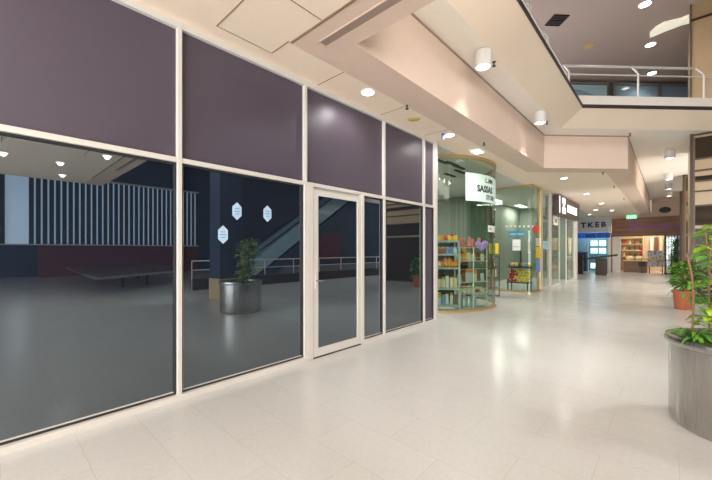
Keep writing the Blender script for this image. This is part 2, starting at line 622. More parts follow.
# door
dr = empty('door_1', (3.41, D, 0.012), 'ivory framed glass door in the dark shopfront', None, None, 'structure')
x0, x1, z0, z1 = 2.937, 3.878, 0.02, 2.255
f = B()
f.box(x0, x0 + 0.085, D - 0.012, D + 0.03, z0, z1)
f.box(x1 - 0.075, x1, D - 0.012, D + 0.03, z0, z1)
f.box(x0 + 0.085, x1 - 0.075, D - 0.012, D + 0.03, z1 - 0.075, z1)
f.box(x0 + 0.085, x1 - 0.075, D - 0.012, D + 0.03, z0, z0 + 0.11)
f.build('door_frame', M['frame'], dr, bevel=0.004)
B().box(x0 + 0.085, x1 - 0.075, D + 0.004, D + 0.014, z0 + 0.11, z1 - 0.075).build('pane', M['dglass'], dr)
B().box(x0 + 0.02, x0 + 0.05, D - 0.026, D - 0.012, 0.93, 1.12).build('lock_plate', M['lampm'], dr, bevel=0.003)
h = B()
h.tube([(x0 + 0.035, D - 0.026, 1.04), (x0 + 0.035, D - 0.06, 1.04), (x0 + 0.13, D - 0.06, 1.04)], 0.009)
h.build('door_handle', M['steel'], dr, True)
B().box(2.93, 3.885, D - 0.01, D + 0.06, 0.0, 0.014).build('threshold', M['bronze'], dr)
B().box(2.93, 3.885, D + 0.03, D + 0.06, 2.258, TR0).build('head_stop', M['frame'], dr)

# hexagon stickers on the window left of the door
hexs = [(238.5, 211.0, 'pale blue hexagon sticker, middle of three on dark glass'),
        (269.0, 213.5, 'pale blue hexagon sticker nearest the door on dark glass'),
        (224.5, 234.5, 'pale blue hexagon sticker hanging lowest on dark glass')]
for (u, v, lab) in hexs:
    x = xa(u, D)
    dd = x * CT + D * ST
    z = EYE + (250 - v) * dd / F_PX
    y = D + 0.034
    o = B()
    pts = [(math.cos(PI / 2 + k * PI / 3) * 0.062, math.sin(PI / 2 + k * PI / 3) * 0.098) for k in range(6)]
    fr = [o.bm.verts.new((x + p[0], y - 0.003, z + p[1])) for p in pts]
    bk = [o.bm.verts.new((x + p[0], y, z + p[1])) for p in pts]
    o.bm.faces.new(fr)
    o.bm.faces.new(bk[::-1])
    for k in range(6):
        o.bm.faces.new((fr[k], bk[k], bk[(k + 1) % 6], fr[(k + 1) % 6]))
    s = o.build('hexagon_sticker', M['hexm'])
    tag(s, lab, 'sticker', 'hexagon stickers on the dark window')
    g = B()
    for (dx, dz, w) in ((0, 0.03, 0.05), (0, 0.0, 0.07), (0, -0.03, 0.045)):
        g.box(x + dx - w / 2, x + dx + w / 2, y - 0.005, y - 0.0032, z + dz - 0.006, z + dz + 0.004)
    g.build('print', M['hexd'], s)

# ------------------------------------------------------------------ structure: ceilings, bulkhead, balcony
VX0, VY1 = 2.67, 2.46
C1, C2 = (10.1, 2.46), (11.74, 0.82)
A0, A1, A2 = (2.18, 2.95), (10.3, 2.95), (11.94, 1.31)
XE = 27.5
ZP = 4.53
# lower ceiling: thin slab, plan ngons
b = B()
b.prism([(-8, -7.2), (2.18, -7.2), (2.18, 2.95), (10.3, 2.95), (11.94, 1.31), (XE, 1.31), (XE, D + 0.1), (-8, D + 0.1)], CZ, CZ + 0.06)
struct(b, 'ceiling', M['ceil'])
# pink bulkhead: lowered strip with upstand to the pocket ceiling
b = B()
bz = CZ - 0.006
b.prism([(2.18, -7.2), (VX0, -7.2), (VX0, VY1), C1, C2, (XE, 0.82), (XE, 1.31), A2, A1, A0], bz, CZ + 0.12)
for p, q in (((VX0, -7.2), (VX0, VY1 + 0.0)), ((VX0 - 0.1, VY1 + 0.05), (C1[0] + 0.02, VY1 + 0.05)), ((C1[0] + 0.035, C1[1] + 0.035), (C2[0] + 0.035, C2[1] + 0.035)), ((C2[0], 0.87), (XE, 0.87))):
    pass
b.prism([(VX0 - 0.12, -7.2), (VX0, -7.2), (VX0, VY1), C1, C2, (XE, 0.82), (XE, 0.94), (C2[0] + 0.05, 0.94), (C1[0] + 0.05, VY1 + 0.12), (VX0 - 0.12, VY1 + 0.12)], CZ + 0.12, ZP)
struct(b, 'trim_3', M['pink'])
struct(B().box(2.38, 2.47, -4.2, 2.71, bz - 0.003, bz + 0.01), 'trim_4', M['slot'])
b = B()
b.box(2.365, 2.38, -4.2, 2.725, bz - 0.004, bz + 0.01)
b.box(2.47, 2.485, -4.2, 2.725, bz - 0.004, bz + 0.01)
b.box(2.365, 2.485, 2.71, 2.725, bz - 0.004, bz + 0.01)
struct(b, 'trim_5', M['pink'])
# ceiling panel joints and the bulkhead edge strip
b = B()
g = 0.006
zz = CZ - 0.002
for x in (0.2, 1.53, 2.99, 4.34, 5.7):
    if x > 2.2:
        b.box(x - g, x + g, 2.95, D - 0.03, zz, CZ + 0.001)
for x in (0.2, 1.53):
    b.box(x - g, x + g, -3, 3.27, zz, CZ + 0.001)
b.box(2.15, 2.165, 2.95, 3.27, zz, CZ + 0.001)
b.box(1.53, 2.16, 3.262, 3.272, zz, CZ + 0.001)
b.box(0.2, 2.17, 2.44, 2.452, zz, CZ + 0.001)
b.box(2.172, 2.20, -6, 2.95, bz - 0.003, CZ + 0.001)  # dark strip painted for the shade along the bulkhead edge
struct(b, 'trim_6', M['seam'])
# pocket ceiling above void edge, whole far hall
b = B()
E1, E2 = (9.84, 2.02), (12.70, -0.84)
b.prism([(VX0, 2.02), E1, E2, (12.70, -7.2), (XE, -7.2), (XE, 0.82), C2, C1, (VX0, VY1)], ZP, ZP + 0.08)
struct(b, 'ceiling_pocket', M['white'])
b = B()   # dark strip painted as the shadow where the bulkhead meets the pocket ceiling
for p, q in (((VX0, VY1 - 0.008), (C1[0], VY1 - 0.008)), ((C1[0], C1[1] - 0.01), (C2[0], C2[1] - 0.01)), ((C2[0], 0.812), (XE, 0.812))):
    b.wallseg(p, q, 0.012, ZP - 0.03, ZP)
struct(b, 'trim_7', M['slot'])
# sloping balcony fascia and upstand
K1, K2 = (9.633, 1.52), (12.70 - 0.37, 1.52 - (12.33 - 9.633))
b = B()
t = 0.06
ZD = 4.85


def strip(b, lo, hi, z0, z1, thick=0.05):
    n = len(lo)
    vl = [b.bm.verts.new((p[0], p[1], z0)) for p in lo]
    vh = [b.bm.verts.new((p[0], p[1], z1)) for p in hi]
    wl = [b.bm.verts.new((p[0], p[1], z0 + thick)) for p in lo]
    wh = [b.bm.verts.new((p[0], p[1] + 0.0, z1 + thick)) for p in hi]
    for i in range(n - 1):
        b.bm.faces.new((vl[i], vl[i + 1], vh[i + 1], vh[i]))
        b.bm.faces.new((wl[i], wh[i], wh[i + 1], wl[i + 1]))
        b.bm.faces.new((vl[i], wl[i], wl[i + 1], vl[i + 1]))
        b.bm.faces.new((vh[i], vh[i + 1], wh[i + 1], wh[i]))


def offs(o):
    """void edge polyline pushed back from the void by o"""
    s = o * math.tan(math.radians(22.5))
    return [(VX0, 1.52 + o), (K1[0] + s, 1.52 + o), (12.70, 1.52 + o - (12.70 - K1[0] - s)), (12.70, -0.9)] if False else \
        [(VX0, 1.52 + o), (K1[0] + s, 1.52 + o), (12.64, 1.52 + o - (12.64 - K1[0] - s))]


strip(b, offs(0.5), offs(0.0), ZP, ZD)
struct(b, 'trim_8', M['fascia'])
b = B()
strip(b, offs(0.0), offs(-0.012), ZD - 0.01, ZD + 0.035, 0.04)
strip(b, offs(-0.012), offs(0.0), ZD + 0.03, ZD + 0.04, 0.02)
struct(b, 'trim_9', M['darktrim'])
b = B()
strip(b, offs(0.005), offs(0.15), ZD + 0.035, 5.18, 0.03)
strip(b, offs(0.15), offs(0.45), 5.18, 5.19, 0.03)
struct(b, 'trim_10', M['white'])
b = B()
b.prism([(VX0, 1.9), (9.9, 1.9), (12.65, -0.85), (12.65, -7.2), (24, -7.2), (24, 9), (VX0, 9)], 4.95, 5.1)
struct(b, 'floor_upper', M['upceil'])

# upper ceiling
ZU = 8.0
struct(B().box(-1, 24, -19, 14, ZU, ZU + 0.1), 'ceiling_upper', M['upceil'])
struct(B().box(-1.2, -1.1, -19, 9, CZ, ZU), 'wall_back', M['upceil'])

# upper shop wall running at 45 degrees
S = 18.0
n45 = Vector((1, 1, 0)) / math.sqrt(2)
a45 = Vector((1, -1, 0)) / math.sqrt(2)
base = n45 * (S / math.sqrt(2))
b = B()
p = base - a45 * 8
q = base + a45 * 15.5
b.wallseg((p.x + 0.1, p.y + 0.1), (q.x + 0.1, q.y + 0.1), 0.06, 5.1, ZU)
struct(b, 'wall_upper', M['upframe'])
segs = [(3.4, 5.6), (5.7, 8.55), (8.65, 10.2), (10.5, 12.25), (12.35, 14.2)]
labs = ['upper level blue window seen far left behind balcony rail', 'upper level blue window behind left rail bend',
        'upper level blue window with pale wave, centre of balcony', 'upper level grey-blue window right of the middle rail post',
        'upper level window beside the tan lift tower']
for (s0, s1), lab in zip(segs, labs):
    wn += 1
    e = empty('window_%d' % wn, tuple(base + a45 * (s0 + s1) / 2 + Vector((0, 0, 5.1))), lab, None, None, 'structure')
    p, q = base + a45 * s0, base + a45 * s1
    B().wallseg(p, q, 0.03, 5.15, ZU - 0.15).build('pane', M['upglass'], e)
    f = B()
    for c in (p, q):
        c2 = c - n45 * 0.03
        f.wallseg(c2 - a45 * 0.03, c2 + a45 * 0.03, 0.08, 5.1, ZU - 0.1)
    f.wallseg(p - n45 * 0.03, q - n45 * 0.03, 0.08, ZU - 0.18, ZU - 0.1)
    f.build('window_frame', M['upframe'], e)
# wave-shaped pale panel behind balcony
b = B()
prev = None
for i in range(17):
    s = 8.68 + 1.5 * i / 16
    zb = 7.52 + 0.14 * math.cos(i / 16 * PI * 1.1)
    c = base + a45 * s - n45 * 0.06
    row = (b.bm.verts.new((c.x, c.y, ZU - 0.22)), b.bm.verts.new((c.x, c.y, zb)), b.bm.verts.new((c.x + 0.02, c.y + 0.02, zb)), b.bm.verts.new((c.x + 0.02, c.y + 0.02, ZU - 0.22)))
    if prev:
        for k in range(4):
            b.bm.faces.new((prev[k], prev[(k + 1) % 4], row[(k + 1) % 4], row[k]))
    else:
        b.bm.faces.new(row)
    prev = row
b.bm.faces.new(prev[::-1])
tag(b.build('wave_sign', M['skyc']), 'pale blue wave-edged sign panel on upper shop window', 'sign')

# balcony railing
br = empty('balcony_railing', (9.6, 1.85, 5.19), 'white tubular balcony railing with cables around the upper floor', 'railing')
PO, RO = 0.32, 0.52
Pl, Rl = offs(PO), offs(RO)


def along(pl, dist):
    acc = 0
    for i in range(len(pl) - 1):
        a, c = Vector(pl[i]), Vector(pl[i + 1])
        L = (c - a).length
        if acc + L >= dist:
            return a + (c - a).normalized() * (dist - acc)
        acc += L
    return Vector(pl[-1])


def perp_back(pl, idx):
    return Vector((0, 1)) if idx == 0 else Vector((1, 1)).normalized()


posts = [((x, 1.52 + PO), 0) for x in (2.9, 4.15, 5.4, 6.62, 7.84)]
dd0 = Vector(Pl[1])
for s in (0.02, 1.80, 3.52):
    c = dd0 + Vector((1, -1)).normalized() * s
    posts.append(((c.x, c.y), 1))
ZR, ZB = EYE + 4.68, EYE + 4.45
for (c, k) in posts:
    n = perp_back(None, k)
    pb = B()
    pb.tube([(c[0], c[1], 5.19), (c[0], c[1], ZB - 0.03), (c[0] + n.x * 0.02, c[1] + n.y * 0.02, ZB), (c[0] + n.x * 0.2, c[1] + n.y * 0.2, ZR)], 0.022)
    pb.build('post', M['railm'], br, True)
pts3 = [(p[0], p[1], ZR) for p in Rl]
pts3[-1] = (12.33, Rl[1][1] - (12.33 - Rl[1][0]), ZR)
B().tube(pts3, 0.03, 12).build('handrail', M['railm'], br, True)
for zr in (5.32, 5.42, 5.52, 5.62, 5.72):
    pts3 = [(p[0], p[1], zr) for p in Pl[:2]]
    B().tube(pts3, 0.005, 6).build('cable', M['railm'], br, True)
pts3 = [(p[0], p[1], 5.84) for p in offs(PO + 0.05)]
B().tube(pts3, 0.018, 8).build('mid_rail', M['railm'], br, True)


# ------------------------------------------------------------------ lift tower and mirror clad columns
def tower(x0, y1, w, dp, ztop, lab, upper=False):
    e = empty('lift_tower' if upper else 'clad_column', (x0 + w / 2, y1 - dp / 2, 0), lab, 'lift tower' if upper else 'column',
              None if upper else 'mirror clad columns along the right side')
    e['kind'] = 'structure' if False else 'thing'
    B().box(x0 + 0.03, x0 + w, y1 - dp, y1 - 0.02, 0, ztop).build('core', M['tan' if upper else 'dgold'], e)
    fr = B()
    for zc in (4.50, 3.86, 3.55, 3.27, 3.0, 2.62, 0.05):
        if zc < ztop:
            fr.box(x0, x0 + 0.04, y1 - dp, y1, zc - 0.022, zc + 0.022)
    fr.box(x0 - 0.02, x0 + 0.05, y1 - 0.06, y1 + 0.01, 0, min(ztop, ZP))
    fr.box(x0 - 0.005, x0 + 0.04, y1 - dp, y1 - dp + 0.05, 0, min(ztop, ZP))
    fr.build('frame_bar', M['bronze'], e)
    for (za, zb) in ((3.88, 4.42), (3.29, 3.40), (2.1, 2.60), (0.08, 2.02)):
        if zb < ztop:
            B().box(x0 + 0.005, x0 + 0.028, y1 - 0.42, y1 - 0.09, za, zb).build('mirror_panel', M['mirror'], e)
            B().box(x0 + 0.005, x0 + 0.028, y1 - dp + 0.1, y1 - 0.46 if zb > 2.1 else y1 - 0.44, za, zb).build('mirror_panel', M['mirror'], e)
    for yy in (y1 - 0.46, y1 - 0.075):
        B().box(x0 - 0.004, x0 + 0.032, yy - 0.012, yy + 0.012, 0.05, min(4.45, ztop)).build('edge_trim', M['dgold'], e)
    if upper:
        sb = B()
        for zc in (EYE + 6.12,):
            sb.box(x0, x0 + 0.04, y1 - dp, y1, zc - 0.025, zc + 0.025)
        sb.box(x0 + 0.0, x0 + 0.05, y1 - 0.02, y1, ZP, ztop)
        sb.build('seam', M['bronze'], e)
    return e


tower(12.72, -0.42, 2.3, 2.4, ZU, 'tan clad lift tower with bronze mirror panels rising past the balcony', True)
tower(19.3, -0.42, 1.6, 1.6, ZP, 'bronze mirror clad column just behind the lift tower')
tower(24.6, -0.42, 1.2, 1.6, ZP, 'bronze clad column farthest down the right side')


# ------------------------------------------------------------------ lamps
def spot(parent, loc, power, ang=120, blend=0.8, col=(1.0, 0.93, 0.84), r=0.06):
    l = bpy.data.lights.new('lamp_light', 'SPOT')
    l.energy = power
    l.spot_size = math.radians(ang)
    l.spot_blend = blend
    l.color = col
    l.shadow_soft_size = r
    o = bpy.data.objects.new('lamp_light', l)
    COL.objects.link(o)
    o.parent = parent
    o.location = Vector(loc) - wloc(parent)
    return o


def downlight(x, y, z, lab, group, power=60, r=0.085, ang=168):
    e = empty('downlight', (x, y, z - 0.014), lab, 'ceiling light', group)
    B().lathe([(r + 0.022, 0.014), (r + 0.022, 0.008), (r + 0.004, 0.0), (r, 0.004), (r, 0.014)], (x, y, z - 0.014), 28).build('lamp_ring', M['lampring'], e, True)
    B().lathe([(r * 0.97, 0.004), (r * 0.97, -0.001)], (x, y, z - 0.014), 24).build('lens', M['lampon'], e)
    spot(e, (x, y, z - 0.03), power, ang)
    return e


dl = [((368, 93), 'bright round downlight above the dark plum panels'),
      ((449.5, 135.5), 'round downlight beside the blue tag at the shopfront corner'),
      ((564, 178.5), 'round downlight above the gold edged glass shop, nearest of the far lights'),
      ((586.5, 194), 'round downlight second in the far ceiling row'),
      ((601.5, 203.5), 'round downlight in the far ceiling, right of the second'),
      ((595.5, 210), 'small downlight near the grey letter sign'),
      ((612, 210.5), 'small downlight near the timber sign corner'),
      ((589.5, 214.5), 'faint downlight nearest the blue sign')]
for (uv, lab) in dl:
    x, y = at(uv[0], uv[1], CZ - 0.014)
    downlight(x, y, CZ, lab, 'round downlights in the low ceiling', 42 if uv[0] < 400 else 45)
for (x, y) in ((0.25, -4.0), (1.25, -4.2), (1.9, -2.6), (1.5, -6.0), (0.0, -6.2), (-0.6, 3.15), (-0.7, 1.3)):  # last two are extra unseen lamps, put in only for their light
    downlight(x, y, CZ, 'round downlight in the low ceiling on the viewer side', 'downlights mirrored in the dark glass', 40)

# square surface fitting above candy shop
x, y = at(477.5, 150.5, CZ)
e = empty('surface_light', (x, y, CZ - 0.03), 'lit square fitting above the curved glass shop corner', 'ceiling light')
B().box(x - 0.16, x + 0.16, y - 0.12, y + 0.12, CZ - 0.03, CZ).build('housing', M['lampring'], e, bevel=0.005)
B().box(x - 0.13, x + 0.13, y - 0.09, y + 0.09, CZ - 0.036, CZ - 0.028).build('lens', M['lampon'], e)
spot(e, (x, y, CZ - 0.05), 30)

# cylinder lights in the pocket ceiling
cyl = [(5.21, 2.12, 'grey cylinder spotlight nearest the viewer beside the pink bulkhead'),
       (8.37, 2.12, 'grey cylinder spotlight at the bend of the pink bulkhead'),
       (3.6, 2.2, None),
       (14.3, -0.02, 'pale cylinder light on far ceiling, nearest the lift tower'),
       (18.6, 0.0, 'pale cylinder light on far ceiling, second from the lift tower'),
       (21.5, 0.0, 'pale cylinder light on far ceiling, third from the lift tower'),
       (24.3, 0.0, 'pale cylinder light on far ceiling, fourth from the lift tower')]
for (x, y, lab) in cyl:
    if lab is None:
        continue
    z = ZP - 0.25
    e = empty('cylinder_light', (x, y, z), lab, 'ceiling light', 'cylinder lights on the high pocket ceiling')
    B().lathe([(0.0, 0.245), (0.115, 0.245), (0.125, 0.235), (0.125, 0.005), (0.118, 0.0), (0.105, 0.0), (0.10, 0.03)], (x, y, z), 32, cap=False).build('housing', M['lampm'], e, True)
    B().lathe([(0.1, 0.03), (0.1, 0.022)], (x, y, z), 24).build('lens', M['lampon'], e)
    B().box(x - 0.05, x + 0.05, y - 0.05, y + 0.05, ZP - 0.012, ZP).build('bracket', M['lampm'], e)
    spot(e, (x, y, z - 0.01), 110 if x < 10 else 150, 84, 0.9, (1.0, 0.96, 0.9), 0.16)

# sprinklers
sp = [((407, 104.5), CZ, 'dark sprinkler head on beige ceiling near shopfront corner'),
      ((484, 142), CZ, 'dark sprinkler head above the curved glass shop'),
      ((494, 62), ZP, 'dark sprinkler head beside the nearest cylinder spotlight'),
      ((547, 121.5), ZP, 'dark sprinkler head beside the second cylinder spotlight'),
      ((630, 133.5), ZP, 'dark sprinkler head under the balcony bend'),
      ((603, 172), bz, 'sprinkler head on the far bulkhead underside, nearest'),
      ((614, 186), bz, 'sprinkler head on the far bulkhead underside, middle'),
      ((624, 198), bz, 'sprinkler head on the far bulkhead underside, farthest')]
for (uv, z, lab) in sp:
    x, y = at(uv[0], uv[1], z)
    e = empty('sprinkler', (x, y, z - 0.07), lab, 'sprinkler', 'ceiling sprinklers')
    B().lathe([(0.012, 0.02), (0.012, 0.068), (0.035, 0.07)], (x, y, z - 0.07), 12).build('pipe', M['bronze'], e)
    B().lathe([(0.03, 0.0), (0.03, 0.004), (0.01, 0.02)], (x, y, z - 0.07), 12).build('deflector', M['bronze'], e)

# ceiling speaker discs, tag
x, y = at(414, 118.5, CZ)
e = empty('smoke_detector', (x, y, CZ - 0.02), 'yellowed round detector on beige ceiling near shopfront', 'smoke detector')
B().lathe([(0.06, 0.0), (0.10, 0.008), (0.11, 0.02)], (x, y, CZ - 0.02), 24).build('body', M['smoke'], e, True)
B().lathe([(0.03, -0.006), (0.06, 0.001)], (x, y, CZ - 0.02), 20).build('grille', M['smoke'], e)
x, y = at(443, 136, CZ - 0.05)
tag(B().box(x - 0.035, x + 0.035, y - 0.012, y + 0.012, CZ - 0.10, CZ - 0.0).build('blue_tag', M['bluetag']), 'small blue tag fixed to ceiling at the shopfront corner', 'tag')

# upper ceiling items
ulights = [((645, 4), 'bright oval light on upper taupe ceiling, topmost'), ((650.5, 44.5), 'bright light on upper ceiling below curved cove'),
           ((652, 73), 'light seen between upper handrail and mid rail')]
for (uv, lab) in ulights:
    x, y = at(uv[0], uv[1], ZU)
    downlight(x, y, ZU, lab, 'lights on the upper taupe ceiling', 50, 0.13, 140)
x, y = at(557, 20, ZU)
e = empty('air_vent', (x, y, ZU - 0.03), 'black square air vent on upper taupe ceiling', 'vent')
vb = B()
vb.prism([(x - 0.32, y), (x, y - 0.32), (x + 0.32, y), (x, y + 0.32)], ZU - 0.02, ZU)
vb.build('vent_frame', M['darktrim'], e)
for k in range(5):
    s = -0.2 + k * 0.1
    c = Vector((x, y)) + Vector((1, 1)).normalized() * s
    q = Vector((1, -1)).normalized() * 0.2
    B().wallseg(c - q, c + q, 0.03, ZU - 0.035, ZU - 0.02).build('louvre', M['gasket'], e)
x, y = at(589, 45.5, ZU)
e = empty('smoke_detector', (x, y, ZU - 0.03), 'yellowed round detector on upper taupe ceiling', 'smoke detector')
B().lathe([(0.08, 0.0), (0.15, 0.012), (0.16, 0.03)], (x, y, ZU - 0.03), 24).build('body', M['smoke'], e, True)
B().lathe([(0.04, -0.008), (0.08, 0.001)], (x, y, ZU - 0.03), 20).build('grille', M['smoke'], e)
# curved glowing cove on the upper ceiling
b = B()
prev = None
pl = [(650, 33, 37), (656, 27, 34.5), (664, 22.5, 31), (672, 20.5, 28), (681, 18.5, 24.5), (689, 15, 22.5)]
for (u, v0, v1) in pl:
    p0 = at(u, v0, ZU - 0.02)
    p1 = at(u, v1, ZU - 0.02)
    row = (b.bm.verts.new((p0[0], p0[1], ZU - 0.05)), b.bm.verts.new((p1[0], p1[1], ZU - 0.05)), b.bm.verts.new((p1[0], p1[1], ZU)), b.bm.verts.new((p0[0], p0[1], ZU)))
    if prev:
        for k in range(4):
            b.bm.faces.new((prev[k], prev[(k + 1) % 4], row[(k + 1) % 4], row[k]))
    else:
        b.bm.faces.new(row)
    prev = row
b.bm.faces.new(prev[::-1])
tag(b.build('cove_light', M['ledcove']), 'curved glowing cream cove on upper ceiling beside tan tower', 'ceiling light')

# ------------------------------------------------------------------ curved glass candy shop
GC, GR = Vector((8.4, 4.95)), 1.72
SZ = CZ


def arc(r, a0, a1, n):
    return [(GC.x + r * math.cos(math.radians(a0 + (a1 - a0) * i / n)), GC.y + r * math.sin(math.radians(a0 + (a1 - a0) * i / n))) for i in range(n + 1)]


def ringwall(b, r0, r1, a0, a1, z0, z1, n=12):
    o, i = arc(r1, a0, a1, n), arc(r0, a0, a1, n)
    for k in range(n):
        b.prism([i[k], i[k + 1], o[k + 1], o[k]], z0, z1)
    bmesh.ops.remove_doubles(b.bm, verts=b.bm.verts, dist=1e-5)
    return b


gs = empty('window_curved', (GC.x, GC.y - GR, 0), 'curved greenish glass shop window with gold rims', None, None, 'structure')
angs = [196, 226, 256, 284, 312, 344]
for i in range(5):
    ringwall(B(), GR - 0.012, GR, angs[i] + 0.25, angs[i + 1] - 0.25, 0.06, CZ - 0.06, 8).build('pane', M['gglass'], gs)
ringwall(B(), GR - 0.03, GR + 0.02, 196, 344, 0.0, 0.06, 40).build('base_rim', M['gold'], gs)
ringwall(B(), GR - 0.03, GR + 0.02, 196, 344, CZ - 0.07, CZ, 40).build('head_rim', M['gold'], gs)

# shop interiors (left side): back walls and ceiling
struct(B().box(6.2, 27.4, 9.9, 10.0, 0, CZ), 'wall_left', M['green_wall'])
struct(B().box(6.2, 6.3, D + 0.09, 9.9, 0, CZ), 'wall_candy_side', M['green_wall'])
struct(B().box(-8, 6.2, D + 0.35, D + 0.45, 0, CZ), 'wall_front', M['navy'])
struct(B().box(6.2, XE, D + 0.1, 10, CZ, CZ + 0.06), 'ceiling_shops', M['shopceil'])


def shop_light(x, y, z, sx, sy, power, lab, col=(1, 0.96, 0.9), group=None):
    e = empty('panel_light', (x, y, z - 0.03), lab, 'ceiling light', group)
    B().box(x - sx / 2, x + sx / 2, y - sy / 2, y + sy / 2, z - 0.03, z).build('housing', M['lampring'], e)
    B().box(x - sx / 2 + 0.03, x + sx / 2 - 0.03, y - sy / 2 + 0.03, y + sy / 2 - 0.03, z - 0.036, z - 0.029).build('diffuser', M['lampon'], e)
    l = area_light('panel_lamp', (0, 0, -0.04), (0, 0, 0), sx, sy, power, col)
    l.parent = e
    return e


shop_light(8.6, 6.2, CZ, 0.3, 1.2, 130, 'white strip light on ceiling inside the candy shop')
shop_light(10.8, 7.2, CZ, 0.3, 1.2, 60, 'second strip light farther inside the candy shop')
shop_light(15.0, 5.6, CZ, 1.2, 0.3, 60, 'white strip light inside the gold edged glass shop')
shop_light(18.0, 5.4, CZ, 1.2, 0.3, 50, 'white strip light inside the dark sign shop')
# black ceiling vents seen through curved glass
for i, (uu, vv) in enumerate(((441, 161), (452, 163.5), (459, 167), (460, 171.5), (450, 175))):
    x, y = at(uu, vv, CZ)
    b = B().box(x - 0.3, x + 0.3, y - 0.05, y + 0.05, CZ - 0.02, CZ)
    tag(b.build('ceiling_grille', M['black']), 'short black linear grille on the candy shop ceiling', 'vent', 'black grilles on candy shop ceiling')


def on_glass(ang, z, r=GR + 0.004):
    a = math.radians(ang)
    return (GC.x + r * math.cos(a), GC.y + r * math.sin(a), z)


def ang_of(u):
    """angle on the curved glass of the near hit of an image column"""
    d = Vector(ray(u)).normalized()
    bq = d.dot(GC)
    disc = bq * bq - (GC.length_squared - GR * GR)
    s = bq - math.sqrt(max(disc, 0))
    p = d * s - GC
    return math.degrees(math.atan2(p.y, p.x)) % 360


# mint poster wrapped on glass
a0, a1 = ang_of(465.5), ang_of(497.0)
z0, z1 = EYE + 1.15, EYE + 1.80
ps = ringwall(B(), GR + 0.003, GR + 0.008, a0, a1, z0, z1, 20).build('poster', M['mint'])
tag(ps, 'pale mint poster with black capital letters on curved shop glass', 'poster')
arcl = math.radians(1) * GR


def wrap(a_start, zb, r=GR + 0.009):
    return lambda tx, ty, tz: on_glass(a_start + tx / arcl, zb + ty, r + tz)


W = (a1 - a0) * arcl
text_mesh('lettering', 'SASSAS', 0.21, wrap(a0 + 0.22 * (a1 - a0), z0 + 0.24), M['ink'], ps, 0.004, 0.008)
text_mesh('lettering', 'I...MM', 0.15, wrap(a0 + 0.42 * (a1 - a0), z0 + 0.47), M['ink'], ps, 0.004, 0.004)
text_mesh('lettering', 'STORE', 0.15, wrap(a0 + 0.44 * (a1 - a0), z0 + 0.07), M['ink'], ps, 0.004, 0.004)
# small white notice, lilac heart balloon, clips
an = ang_of(491)
pn = ringwall(B(), GR + 0.003, GR + 0.006, ang_of(488), ang_of(494.5), EYE + 0.44, EYE + 0.60, 4).build('notice', M['paper'])
tag(pn, 'small white notice stuck above the lilac heart on curved glass', 'notice')
text_mesh('lettering', 'SALE', 0.07, wrap(ang_of(489), EYE + 0.5, GR + 0.007), M['maroon'], pn, 0.003)
b = B()
cpt = on_glass(ang_of(490.5), EYE + 0.12, GR - 0.22)
pts = []
for i in range(24):
    t = 2 * PI * i / 24
    hx = 0.16 * math.sin(t) ** 3
    hz = 0.13 * math.cos(t) - 0.05 * math.cos(2 * t) - 0.02 * math.cos(3 * t) - 0.01 * math.cos(4 * t)
    pts.append((hx, hz))
vd = Vector((cpt[0], cpt[1])).normalized()
tx, ty = vd.y, -vd.x
nx, ny = vd.x, vd.y
cent = [b.bm.verts.new((cpt[0] + nx * s, cpt[1] + ny * s, cpt[2])) for s in (-0.07, 0.07)]
rim = [b.bm.verts.new((cpt[0] + tx * p[0], cpt[1] + ty * p[0], cpt[2] + p[1])) for p in pts]
mid = [[b.bm.verts.new((cpt[0] + tx * p[0] * 0.6 + nx * s, cpt[1] + ty * p[0] * 0.6 + ny * s, cpt[2] + p[1] * 0.6)) for p in pts] for s in (-0.055, 0.055)]
for k in range(24):
    j = (k + 1) % 24
    b.bm.faces.new((rim[k], rim[j], mid[1][j], mid[1][k]))
    b.bm.faces.new((rim[j], rim[k], mid[0][k], mid[0][j]))
    b.bm.faces.new((mid[1][k], mid[1][j], cent[1]))
    b.bm.faces.new((mid[0][j], mid[0][k], cent[0]))
hb = b.build('heart_balloon', M['lilac'], smooth=True)
tag(hb, 'lilac heart-shaped foil balloon behind curved shop glass', 'balloon')
B().tube([(cpt[0], cpt[1], cpt[2] - 0.15), (cpt[0] + 0.01, cpt[1], cpt[2] - 0.3), (cpt[0] - 0.02, cpt[1], cpt[2] - 0.5)], 0.003, 6).build('ribbon', M['lilac'], hb)

# shelving unit 1 (left) behind the curved glass
SX0, SX1, SY0, SY1 = 7.16, 7.72, 3.98, 4.45


def frameat(px, py, ang):
    c, s = math.cos(ang), math.sin(ang)
    return lambda a, q: (px + a * c - q * s, py + a * s + q * c)


# local frame: 'a' along the front of the unit (left to right for the viewer), 'q' depth
def rect(fr, a0, a1, q0, q1):
    return [fr(a0, q0), fr(a1, q0), fr(a1, q1), fr(a0, q1)]


F1 = frameat(7.14, 3.99, math.radians(-50))
sh = empty('shelf_unit', (*F1(0.32, 0.2), 0), 'pale metal shelf unit packed with sweets, left behind curved glass', 'shelves')
for (a, q) in ((0.0, 0.0), (0.50, 0.0), (0.0, 0.4), (0.50, 0.4)):
    B().prism(rect(F1, a - 0.015, a + 0.015, q - 0.015, q + 0.015), 0, 1.68).build('upright', M['shelf'], sh)
Z1S = (0.12, 0.52, 1.0, 1.32, 1.63)
for z in Z1S:
    B().prism(rect(F1, -0.01, 0.51, -0.02, 0.42), z, z + 0.045).build('shelf', M['shelf'], sh)
B().prism(rect(F1, 0.0, 0.50, 0.40, 0.41), 0.1, 1.6).build('back_panel', M['black'], sh)


